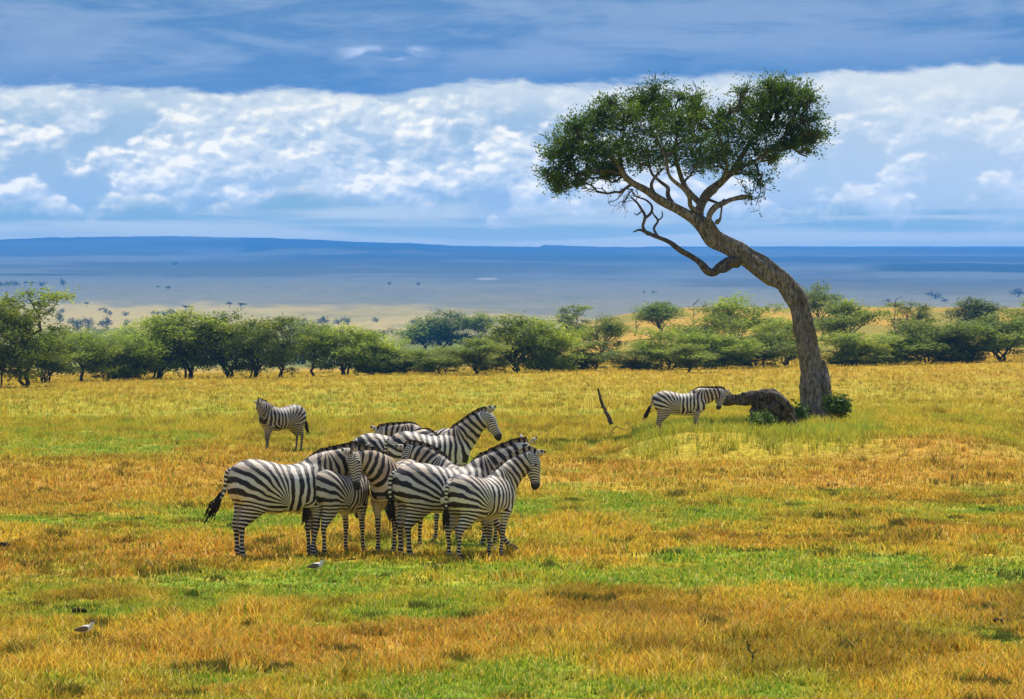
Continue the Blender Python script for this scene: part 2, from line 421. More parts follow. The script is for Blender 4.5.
def pads_to_leaves(pads, per, size, rng, flat, sprigL, nl=14, updir=.35, droop=.15, along=False, aspect=.5):
    """pads: (cx,cy,cz,rx,ry,rz); sprigs spread through each pad, leaves along each sprig"""
    Cs = []; lv = []; Ds = []
    for p in pads:
        p = np.array(p); vol = (p[3] * p[4] * p[5]) ** (1 / 3.)
        k = max(3, int(per * (p[3] * p[4]) ** .5 * (1 if len(p) < 7 else p[6])))
        u = rng.normal(size=(k, 3)); u /= np.linalg.norm(u, axis=1)[:, None]
        r = rng.random(k) ** .45
        c = p[:3] + u * r[:, None] * p[3:6]
        out = u * (1, 1, .6) + np.array((0, 0, updir)) + rng.normal(size=(k, 3)) * .45
        out /= np.linalg.norm(out, axis=1)[:, None]
        L = sprigL * (.5 + rng.random(k))
        t = np.linspace(-.3, 1, nl)
        q = c[:, None] + out[:, None] * (L[:, None] * t)[..., None]
        q[..., 2] -= droop * (t ** 2 * L[:, None])
        q += rng.normal(size=q.shape) * size * .9
        Cs.append(q.reshape(-1, 3)); Ds.append(np.repeat(out, nl, 0))
        base = .35 + .25 * (rng.random(k) - .5) + .16 * rng.normal()
        l = base[:, None] + .25 * rng.random(q.shape[:2]) + np.where(t > .6, .12, 0)
        lv.append(l.ravel())
    C = np.concatenate(Cs); l = np.concatenate(lv)
    V, Q, _ = leaf_quads(C, size, rng, flat, aspect, np.concatenate(Ds) if along else None)
    return V, Q, np.repeat(np.clip(l, 0, 1), 4)

def wiggle(a, b, r0, r1, rng, amp, n=8, mid=None, seg=6):
    a = np.array(a, float); b = np.array(b, float)
    t = np.linspace(0, 1, n)[:, None]
    L = np.linalg.norm(b - a)
    p = a + (b - a) * t
    if mid is not None: p += np.array(mid) * (4 * t * (1 - t)) * L
    w = np.cumsum(rng.normal(size=(n, 3)), 0); w -= w[:1] + (w[-1:] - w[:1]) * t
    p += w * amp * L / n
    return loft(p, np.linspace(r0, r1, n), seg=seg), p

# ------------------------------------------------------------------ the lone tree
TY = 94.5
def build_lone_tree():
    rng = np.random.default_rng(11)
    g = onground(815, TY)
    root = empty('acacia_tree', g)
    tag(root, 'tall lone acacia with a curved leaning grey trunk and wide wind-swept crown', 'tree')
    def W(px, py, dy=0.0): # picture-plane measure of the tree turned into local metres
        p = P3(px, TY, py); p[1] += dy; return p - g
    s = TY / F
    tr = Join()
    def limb(pts, n=24, seg=10, gn=.12, mul=.80):
        a = np.array([list(W(x, y, d)) + [r * s * mul] for x, y, d, r in pts])
        q = spline(a, n)
        ph = rng.random(4) * 6
        def rm(t, ang): return 1 + gn * (np.sin(ang * 3 + ph[0] + t * 5) * .5 + np.sin(ang * 7 + ph[1] - t * 9) * .35 + .6 * (vnoise(ang * 2.6 + ph[2], np.full_like(ang, t * n * .10), 9) - .5) + .7 * (vnoise(ang * 6.5 + t * 9 + ph[3], np.full_like(ang, t * n * .13), 19) - .5))
        kk = max(4, n // 5); jt = rng.normal(size=(kk, 3)); jt = np.stack([np.interp(np.linspace(0, kk - 1, n), range(kk), jt[:, i]) for i in range(3)], 1)
        q[:, :3] += jt * (q[:, 3:4] * .13)
        wv = rng.normal(size=kk); q[:, 3] *= 1 + .07 * np.interp(np.linspace(0, kk - 1, n), range(kk), wv)
        tr.add(loft(q[:, :3], q[:, 3], seg=seg, rmul=rm)); return q[:, :3]
    trunk = limb([(817, 432, 0, 24), (816, 424, 0, 20), (814, 412, 0, 16.5), (813, 395, 0, 14.5), (812, 375, 0, 14), (809, 352, 0, 12.5), (804, 330, 0, 12), (799, 310, .1, 11.5), (791, 293, .1, 11.5), (778, 278, 0, 12), (762, 267, -.1, 11.5), (745, 257, -.1, 12), (728, 246, 0, 11.5), (714, 237, 0, 10.5), (704, 226, 0, 9), (700, 218, 0, 7)], 110, 64, .24)
    # split second stem bound to the right of the trunk, and root flares
    limb([(828, 428, -.1, 11), (828, 412, -.1, 8.5), (827, 398, -.15, 7), (825, 382, -.1, 6), (823, 368, 0, 4.5), (821, 360, .0, 3)], 40, 22, .3)
    limb([(803, 430, -.3, 9), (805, 418, -.25, 7), (807, 405, -.12, 5), (809, 392, 0, 3)], 20, 16, .3)
    limb([(817, 433, -.5, 8), (817, 420, -.42, 6.5), (816, 408, -.3, 4)], 16, 14, .35)
    limb([(815, 345, -.15, 3), (811, 325, -.2, 3.6), (806, 306, -.15, 4), (800, 290, -.1, 3.2), (790, 278, 0, 2)], 30, 12, .3)
    A = limb([(704, 230, 0, 8), (693, 219, -.1, 6.5), (678, 210, -.2, 5.8), (660, 200, -.3, 5.2), (645, 190, -.3, 4.8), (632, 184, -.4, 4.4), (624, 176, -.4, 3.8), (616, 164, -.5, 3), (600, 148, -.6, 2.2), (580, 138, -.7, 1.5)], 50)
    A2 = limb([(626, 180, -.4, 3.2), (622, 170, -.1, 2.8), (620, 158, .2, 2.2), (622, 140, .5, 1.6), (628, 120, .6, 1)], 20)
    B = limb([(702, 230, 0, 7.5), (699, 216, .2, 6.5), (703, 202, .3, 6), (711, 190, .4, 5.6), (722, 181, .4, 5), (733, 170, .5, 4.3), (742, 156, .5, 3.4), (752, 140, .5, 2.5), (768, 124, .4, 1.6)], 50)
    B2 = limb([(702, 203, .3, 4.2), (692, 192, .6, 3.6), (684, 180, .8, 3.2), (680, 168, .9, 2.6), (676, 150, 1.0, 1.8), (680, 128, 1, 1.2)], 26)
    B3 = limb([(700, 214, .1, 3.6), (690, 207, -.3, 3), (688, 198, -.6, 2.8), (682, 190, -.8, 2.4), (668, 178, -1, 2), (664, 160, -1.1, 1.6), (655, 140, -1, 1)], 30)
    B4 = limb([(675, 208, -.2, 3.2), (668, 196, .1, 2.7), (668, 187, .3, 2.4), (660, 180, .4, 2.0), (652, 172, .4, 1.7), (648, 155, .5, 1.2)], 26)
    B5 = limb([(708, 196, .3, 3), (716, 190, .1, 2.2), (719, 183, 0, 1.6), (724, 178, 0, 1.1)], 12)
    limb([(655, 197, -.3, 2.6), (651, 186, -.2, 2.2), (656, 176, -.1, 1.7), (664, 168, 0, 1.1)], 14)
    B6 = limb([(722, 181, .4, 3.4), (727, 168, .0, 2.6), (722, 150, -.3, 2), (716, 130, -.4, 1.4)], 20)
    B7 = limb([(730, 174, .5, 3.2), (745, 166, .2, 2.3), (765, 155, 0, 1.8), (785, 135, -.2, 1.2)], 20)
    Cc = limb([(718, 236, -.2, 4.5), (712, 226, -.3, 3.6), (709, 218, -.35, 3.4), (714, 209, -.4, 3.6), (724, 204, -.4, 3.2), (736, 199, -.4, 2.6), (750, 196, -.4, 1.2)], 28, gn=.25)
    limb([(721, 206, -.4, 1.3), (720, 214, -.5, 1.1), (719, 220, -.5, 1.8), (716, 223, -.5, 3.2), (714, 224, -.5, 1.6)], 12)
    skeleton = np.concatenate([A, A2, B, B2, B3, B4, B6, B7])
    # crown clumps in picture measure: x, y, rx, ry, depth, depth radius
    cl = [(558, 160, 16, 14, -.6, 1.0), (565, 140, 20, 14, -.2, 1.1), (552, 172, 10, 12, -.6, .8), (580, 124, 24, 14, .3, 1.3), (590, 145, 22, 15, -.8, 1.3),
          (575, 170, 12, 12, -.3, .9), (602, 112, 24, 12, .5, 1.4), (612, 132, 24, 16, .9, 1.4), (622, 150, 22, 14, -.7, 1.3), (600, 160, 16, 10, .2, 1.1),
          (632, 105, 22, 11, -.4, 1.5), (642, 124, 24, 16, -.9, 1.4), (650, 144, 22, 15, .7, 1.4), (640, 160, 20, 12, -.2, 1.2), (660, 101, 22, 10, .6, 1.5),
          (672, 118, 22, 15, -.2, 1.5), (680, 138, 24, 15, -.9, 1.4), (668, 156, 20, 14, .3, 1.3), (690, 112, 14, 11, -.8, 1.3), (702, 128, 20, 14, .8, 1.4),
          (706, 148, 22, 14, -.2, 1.4), (695, 162, 16, 11, -.7, 1.2), (722, 158, 18, 12, .5, 1.2), (724, 120, 20, 14, -.4, 1.4), (732, 140, 20, 14, .9, 1.3),
          (745, 108, 20, 13, .5, 1.3), (752, 128, 22, 14, -.6, 1.4), (745, 158, 14, 14, .2, 1.0), (757, 168, 7, 8, .3, .5), (768, 100, 20, 12, -.2, 1.3),
          (776, 120, 20, 14, .5, 1.2), (772, 142, 18, 10, 0, 1.0), (792, 96, 18, 10, .3, 1.1), (800, 114, 16, 12, -.4, 1.0), (803, 130, 14, 9, .3, .9), (814, 128, 10, 8, 0, .7),
          (806, 92, 12, 8, -.2, .8), (786, 84, 16, 6, .2, .9)]
    pads = []; tw = Join()
    rim = [(545, 172), (548, 150), (556, 132), (570, 118), (585, 108), (598, 102), (612, 97), (630, 92), (645, 96), (660, 88), (673, 90), (690, 96), (700, 104), (722, 108), (745, 96), (757, 90), (770, 84), (780, 78), (795, 78), (806, 82), (815, 92), (822, 112), (826, 128), (815, 138), (800, 140), (784, 148), (556, 186), (567, 182), (590, 172), (610, 170), (760, 186)]
    for (x, y) in rim:
        for j in range(2): cl.append((x + rng.normal() * 4, y + rng.normal() * 3, rng.uniform(4, 8), rng.uniform(3, 6), rng.normal() * .7, .4))
    for (x, y, rx, ry, d, rd) in cl:
        y += 9 if y < 150 else 5
        x = 690 + (x - 690) * (.965 if x < 690 else .935)
        c = W(x, y, d); pads.append((*c, rx * s, rd, ry * s * .74, rng.uniform(.75, 1.35) * (.6 if 625 < x < 745 and y > 158 else 1)))
        k = np.argmin(((skeleton - c) ** 2 * (1, .5, 1)).sum(1) + (skeleton[:, 2] > c[2]) * 1.5)
        gm, p = wiggle(skeleton[k], c, .05, .02, rng, .5, 9, (0, 0, -.06)); tw.add(gm)
        for j in range(7):
            u = rng.normal(size=3); u /= np.linalg.norm(u); u[2] = abs(u[2]) * .9 - .15
            e = c + u * np.array((rx * s, rd, ry * s)) * 1.05
            gm, _ = wiggle(p[rng.integers(4, 9)], e, .02, .008, rng, .6, 6, seg=4); tw.add(gm)
    # bare twigs hanging from the crown
    for (x, y, x2, y2) in [(757, 180, 762, 200), (755, 178, 752, 194), (757, 182, 757, 205), (800, 132, 808, 146), (795, 130, 801, 150), (640, 196, 622, 204), (632, 190, 618, 198), (628, 192, 618, 206), (633, 190, 624, 210), (625, 190, 612, 200), (570, 178, 569, 194), (560, 178, 556, 186), (640, 188, 632, 200), (810, 126, 822, 138), (745, 190, 742, 180), (652, 110, 655, 92), (690, 112, 691, 84), (694, 105, 701, 88)]:
        gm, p = wiggle(W(x, y, -.3), W(x2, y2, -.3 + rng.normal() * .3), .02, .008, rng, .8, 6, seg=4); tw.add(gm)
        for j in range(3):
            gm, _ = wiggle(p[rng.integers(1, 5)], p[-1] + rng.normal(size=3) * .2, .01, .005, rng, .5, 4, seg=3); tw.add(gm)
    V, Q, T = tr.get(); o = link('trunk', mesh_np('lone_trunk', V, Q, T, M_BARK, smooth=True), root)
    V, Q, T = tw.get(); link('twigs', mesh_np('lone_twigs', V, Q, T, M_DEAD), o)
    tr.__init__()
    D = limb([(738, 260, -.1, 8), (728, 262, -.3, 7), (719, 267, -.4, 6), (712, 273, -.5, 5.5), (706, 272, -.55, 5), (700, 265, -.6, 4.2), (690, 257, -.6, 3.6), (678, 250, -.7, 3.6), (668, 243, -.7, 2.8), (655, 238, -.8, 2.6), (646, 234, -.8, 2.2), (639, 231, -.8, 1.5), (632, 233, -.8, .9)], 60, gn=.25)
    limb([(648, 236, -.8, 2.1), (642, 228, -.8, 1.9), (644, 218, -.85, 1.8), (640, 210, -.9, 1.6), (635, 203, -.9, 1.3), (629, 198, -.9, .8)], 20)
    limb([(643, 220, -.8, 1.6), (650, 214, -.7, 1.5), (651, 207, -.7, 1.3), (645, 201, -.7, 1.1), (634, 197, -.7, .9), (630, 190, -.7, .7)], 20)
    limb([(658, 239, -.8, 1.7), (653, 230, -.7, 1.6), (657, 222, -.7, 1.5), (653, 216, -.7, 1.1), (651, 212, -.7, .7)], 16)
    limb([(656, 222, -.7, 1.0), (661, 218, -.7, .9), (661, 212, -.7, .6)], 8)
    limb([(641, 212, -.8, 1.0), (636, 216, -.8, .8), (633, 214, -.8, .5)], 8)
    limb([(716, 270, -.4, 3.5), (724, 271, -.5, 3.2), (730, 268, -.5, 1.6)], 8)
    V, Q, T = tr.get(); link('dead_limb', mesh_np('dead_limb', V, Q, T, M_DEAD, smooth=True), root)
    V, Q, lv = pads_to_leaves(pads, 74, .050, rng, .1, .44, 20, .45, .12, True, .34)
    link('crown', mesh_np('lone_crown', V, Q, None, M_LEAF, {'lv': lv}), root)
build_lone_tree()

# ------------------------------------------------------------------ acacias of the belt
def acacia_proto(kind, seed):
    """returns (trunk mesh, crown mesh) about 1 m tall and 1 m wide, base at the origin"""
    rng = np.random.default_rng(seed); tr = Join(); pads = []
    S = 8.0
    def b(a, c, r0, r1, amp=.5, n=7):
        gm, p = wiggle(a, c, r0, r1, rng, amp, n, seg=6); tr.add(gm); return p
    if kind == 'flat':
        p = b((0, 0, -.3), (rng.normal() * .2, rng.normal() * .2, 2.6), .20, .13)
        for k in range(9):
            a = k * 2.4 + rng.random(); R = 1.2 + 2.3 * rng.random(); z = 4.6 + 2.6 * rng.random() - .25 * R
            e = np.array((math.cos(a) * R, math.sin(a) * R, z)); b(p[rng.integers(3, 7)], e, .09, .03)
            pads.append((*e, 1.5 + .6 * rng.random(), 1.3 + .5 * rng.random(), .38 + .2 * rng.random()))
            pads.append((*(e * (.6, .6, 1) + (0, 0, -.5)), 1.2, 1.2, .45))
        pads.append((0, 0, 7.2, 1.7, 1.5, .45))
    elif kind == 'bush':
        for k in range(5):
            a = k * 1.3 + rng.random(); q = b((.15 * math.cos(a), .15 * math.sin(a), -.3), (math.cos(a) * 1.0, math.sin(a) * 1.0, 3.0), .13, .08)
            for j in range(5):
                a2 = a + rng.normal() * .9; R = .9 + 2.5 * rng.random(); z = 1.6 + 5.2 * rng.random() ** .8 * (1 - .1 * R)
                e = np.array((math.cos(a2) * R, math.sin(a2) * R, z + .5)); b(q[rng.integers(2, 7)], e, .06, .02)
                pads.append((*e, 1.15 + .5 * rng.random(), 1.1, .42 + .25 * rng.random()))
        pads.append((.3, 0, 7.0, 1.3, 1.2, .5)); pads.append((-.8, .2, 6.4, 1.3, 1.2, .5))
    elif kind == 'tall':
        p = b((0, 0, -.3), (.3, 0, 7.2), .20, .05, .5, 12)
        p2 = b((.25, 0, -.3), (-.8, .3, 6.0), .14, .05, .5, 12)
        for k in range(20):
            z = 2.4 + 5.3 * (k + rng.random()) / 20; a = rng.random() * 6.28; R = (1.0 + 2.2 * rng.random()) * (1.1 - .07 * abs(z - 5))
            e = np.array((math.cos(a) * R, math.sin(a) * R, z)); src = (p if k % 2 else p2)[min(11, max(2, int(z / 7.5 * 9)))]
            b(src, e, .06, .02); pads.append((*e, .95 + .4 * rng.random(), .95, .26 + .12 * rng.random()))
        pads.append((.3, 0, 7.6, .8, .8, .3))
    elif kind == 'round':
        p = b((0, 0, -.3), (.1, 0, 3.0), .2, .14)
        for k in range(16):
            u = rng.normal(size=3); u /= np.linalg.norm(u); e = np.array((0, 0, 5.0)) + u * (2.4, 2.4, 1.9) * (.55 + .45 * rng.random())
            b(p[rng.integers(3, 7)], e, .07, .02); pads.append((*e, 1.3 + .5 * rng.random(), 1.3, .55 + .3 * rng.random()))
        pads.append((0, 0, 7.0, 1.2, 1.2, .5))
    elif kind == 'low':
        for k in range(6):
            a = k * 1.05 + rng.random(); q = b((.1 * math.cos(a), .1 * math.sin(a), -.3), (math.cos(a) * 1.8, math.sin(a) * 1.4, 3.2), .10, .05)
            for j in range(4):
                e = q[-1] + rng.normal(size=3) * (1.1, 1.1, 1.3); e[2] = np.clip(e[2] + 1.3, 1.2, 7); b(q[4], e, .05, .02)
                pads.append((*e, 1.3 + .5 * rng.random(), 1.2, .6 + .4 * rng.random()))
        pads.append((0, 0, 6.4, 1.5, 1.5, .8)); pads.append((0, 0, 3.2, 2.0, 1.8, 1.2))
    for k in range({'bush': 12, 'low': 20, 'tall': 7, 'flat': 5, 'round': 0}[kind]):
        a = rng.random() * 6.28; r = .8 + 2.3 * rng.random(); pads.append((math.cos(a) * r, math.sin(a) * r * .7, (.5 if kind == 'low' else .9) + 2.7 * rng.random(), 1.1, .9, .30))
    V, Q, lv = pads_to_leaves(pads, {'flat': 36, 'bush': 36, 'tall': 34, 'round': 46, 'low': 34}[kind], .125, rng, .72, .75, 10, .12, .02)
    hi = np.percentile(V[:, 2], 98.5); wd = np.percentile(np.abs(V[:, 0]), 96) * 2
    k = np.array((1 / wd, 1 / wd, 1 / hi))
    Vt, Qt, Tt = tr.get()
    if kind == 'bush' or kind == 'tall' or kind == 'round': md = M_BELTD if (seed % 2) else M_BELT
    else: md = M_BELT
    return mesh_np('belt_trunk', Vt * k, Qt, Tt, M_BELTBARK), mesh_np('belt_crown', V * k, Q, None, md, {'lv': lv})

PROTO = {k: [acacia_proto(k, s) for s in sd] for k, sd in
         {'flat': (2, 4, 6), 'bush': (10, 13, 14), 'tall': (20, 22), 'round': (31, 33), 'low': (40, 42, 44)}.items()}
def depth_of(px, base, y0=185.):
    Yv = np.arange(y0, 760, 1.0); x = (px - CX) * Yv / F
    sy = HY - (height(x, Yv) - EYE) * F / Yv
    k = np.where(sy <= base)[0]
    return float(Yv[k[0]]) if len(k) else 690.
BELT = [ # px, base y, top y, width px, kind, label
 (0, 388, 306, 62, 'bush', 'dark acacia cut off by the left edge of the view'),
 (26, 387, 292, 74, 'tall', 'tallest open-crowned acacia near the left edge, two upright stems'),
 (46, 384, 334, 52, 'bush', 'bushy multi-stemmed acacia just right of the tall one at the left'),
 (83, 382, 334, 62, 'flat', 'small spreading thin-trunked acacia between the tall left one and the big clump'),
 (108, 381, 343, 50, 'low', 'low pale acacia shrub just left of the big dense acacia clump'),
 (160, 379, 318, 66, 'bush', 'dense dark acacia forming the left half of the big clump'),
 (188, 379, 314, 72, 'bush', 'dense broad acacia, highest crown of the big clump left of centre'),
 (228, 378, 317, 60, 'bush', 'twin-stemmed leafy acacia right of the big dense clump'),
 (256, 378, 322, 52, 'bush', 'slender leaning acacia behind and right of the standing zebra far left'),
 (281, 378, 318, 48, 'tall', 'narrow feathery acacia above the rump of the far left zebra'),
 (314, 377, 326, 60, 'flat', 'layered acacia right of the narrow feathery one'),
 (346, 376, 328, 64, 'bush', 'broad acacia with forked stem above the left end of the zebra group'),
 (374, 375, 334, 48, 'low', 'small rounded acacia closing the left run of trees'),
 (402, 374, 350, 56, 'low', 'low shrubby acacia above the middle of the zebra group'),
 (422, 352, 324, 46, 'round', 'dark leaning acacia set back behind low shrubs'),
 (446, 350, 313, 58, 'bush', 'pale leafy acacia with a twig sticking out of its top'),
 (440, 374, 347, 54, 'low', 'low shrub acacia left of the single-trunked umbrella acacia'),
 (473, 375, 340, 58, 'flat', 'small umbrella acacia with a single dark trunk at the front of the belt'),
 (481, 342, 314, 26, 'flat', 'little dark acacia seen above the small umbrella acacia'),
 (516, 373, 318, 66, 'bush', 'large dense acacia right of the small umbrella acacia'),
 (548, 372, 322, 60, 'low', 'broad dense acacia in the middle of the belt'),
 (571, 345, 306, 34, 'tall', 'thin sparse acacia rising behind the middle of the belt'),
 (604, 362, 318, 46, 'flat', 'dark flat-topped acacia left of the yellow slope gap'),
 (594, 371, 342, 44, 'tall', 'small open acacia with splayed stems in front of the dark flat-topped one'),
 (636, 371, 350, 52, 'low', 'lowest spreading shrub acacia above the leaning dead stick'),
 (660, 338, 303, 40, 'round', 'round dark acacia alone on the yellow slope'),
 (668, 370, 330, 62, 'low', 'wide leafy acacia directly above the zebra by the log'),
 (691, 373, 345, 48, 'flat', 'small acacia with one dark stem standing forward above the fallen log'),
 (708, 362, 318, 62, 'low', 'mid-height acacia with pointed pale crown under the bare snags'),
 (736, 356, 298, 60, 'flat', 'tall dark flat-topped acacia left of the lone tree trunk'),
 (722, 369, 336, 62, 'low', 'dense green acacia at the foot of the tall flat-topped one'),
 (757, 368, 333, 58, 'low', 'leafy acacia just left of the lone tree trunk'),
 (786, 366, 322, 56, 'bush', 'yellowish acacia partly behind the lone tree trunk'),
 (822, 340, 286, 44, 'flat', 'umbrella acacia peeking out high behind the lone tree trunk'),
 (842, 358, 302, 62, 'flat', 'broad acacia directly right of the lone tree trunk'),
 (852, 366, 334, 66, 'low', 'low green acacia at the foot of the broad one right of the trunk'),
 (893, 365, 336, 64, 'low', 'low dense acacia in front of the bare pole tree'),
 (914, 346, 303, 42, 'tall', 'upright loose acacia right of the bare pole tree'),
 (926, 364, 322, 72, 'low', 'wide layered acacia with dark stem left of the round one at right'),
 (972, 340, 300, 42, 'round', 'round dark acacia standing high near the right edge'),
 (962, 363, 326, 58, 'low', 'yellowish-green acacia below the round dark one at right'),
 (1000, 362, 316, 66, 'bush', 'tangled acacia at the right end of the belt'),
 (1030, 350, 302, 40, 'flat', 'acacia cut off by the right edge of the view'),
 (1040, 362, 325, 60, 'low', 'low acacia barely showing at the right edge'),
 (-30, 384, 330, 60, 'low', 'low acacia beyond the left edge'),
 (136, 380, 336, 48, 'low', 'small shrub acacia tucked against the left flank of the big dense clump'),
 (62, 362, 330, 56, 'low', 'pale green acacia behind the gap between the left trees'),
 (120, 360, 330, 60, 'low', 'pale rounded acacia behind, left of the big clump'),
 (300, 364, 322, 56, 'low', 'grey-green acacia filling the gap behind the layered one'),
 (492, 372, 352, 40, 'low', 'low shrub between the umbrella acacia and the large dense one'),
 (574, 371, 352, 46, 'low', 'low shrub left of the open acacia with splayed stems'),
 (772, 342, 318, 34, 'low', 'small acacia on the slope just left of the lone trunk'),
 (1000, 346, 324, 44, 'low', 'small acacia on the slope behind the right end of the belt'),
 (944, 352, 326, 40, 'low', 'small pale acacia between the upright loose one and the round dark one'),
]
def build_belt():
    rng = np.random.default_rng(3)
    cnt = {}
    for px, by, ty, w, kind, lab in BELT:
        if px < -20 or px > 1036: continue
        Y = depth_of(px, by); g = onground(px, Y)
        H = (HY - ty) * Y / F + EYE - g[2]; Wd = w * Y / F * 1.1
        i = cnt.get(kind, 0); cnt[kind] = i + 1
        tm, cm = PROTO[kind][i % len(PROTO[kind])]
        root = empty('acacia_tree' if kind != 'low' else 'acacia_shrub', g, (rng.random() * .7 - .35) + (PI if rng.random() < .5 else 0))
        root.scale = (Wd, Wd, H)
        tag(root, lab, 'tree' if kind != 'low' else 'shrub', 'acacias along the far edge of the grassland')
        link('trunk', tm, root); link('crown', cm, root)
    # bare dead trees
    for px, by, ty, w, lab in [(895, 349, 303, 16, 'bare dead pole tree rising from the belt right of the lone tree'), (695, 334, 305, 9, 'left one of two bare snags above the belt'), (706, 332, 303, 7, 'right one of two bare snags above the belt'), (634, 336, 313, 8, 'bare twiggy snag left of the round acacia on the slope')]:
        Y = depth_of(px, by); g = onground(px, Y); s = Y / F; H = (HY - ty) * s + EYE - g[2]
        J = Join(); gm, p = wiggle((0, 0, -.2), (rng.normal() * .1, 0, H), .10, .035, rng, .4, 12); J.add(gm)
        for k in range(9):
            a = p[rng.integers(4, 12)]; d = rng.choice((-1, 1)); L = w * s * (.3 + .5 * rng.random())
            gm, q = wiggle(a, a + (d * L, rng.normal() * .3, L * (.6 + .5 * rng.random())), .045, .015, rng, .7, 6); J.add(gm)
            gm, _ = wiggle(q[3], q[3] + rng.normal(size=3) * (.3, .3, .2) + (0, 0, .3), .02, .01, rng, .5, 4, seg=4); J.add(gm)
        V, Q, T = J.get(); o = link('dead_tree', mesh_np('dead_tree', V, Q, T, M_DEAD)); o.location = g
        tag(o, lab, 'dead tree', 'bare dead trees in the belt')
build_belt()

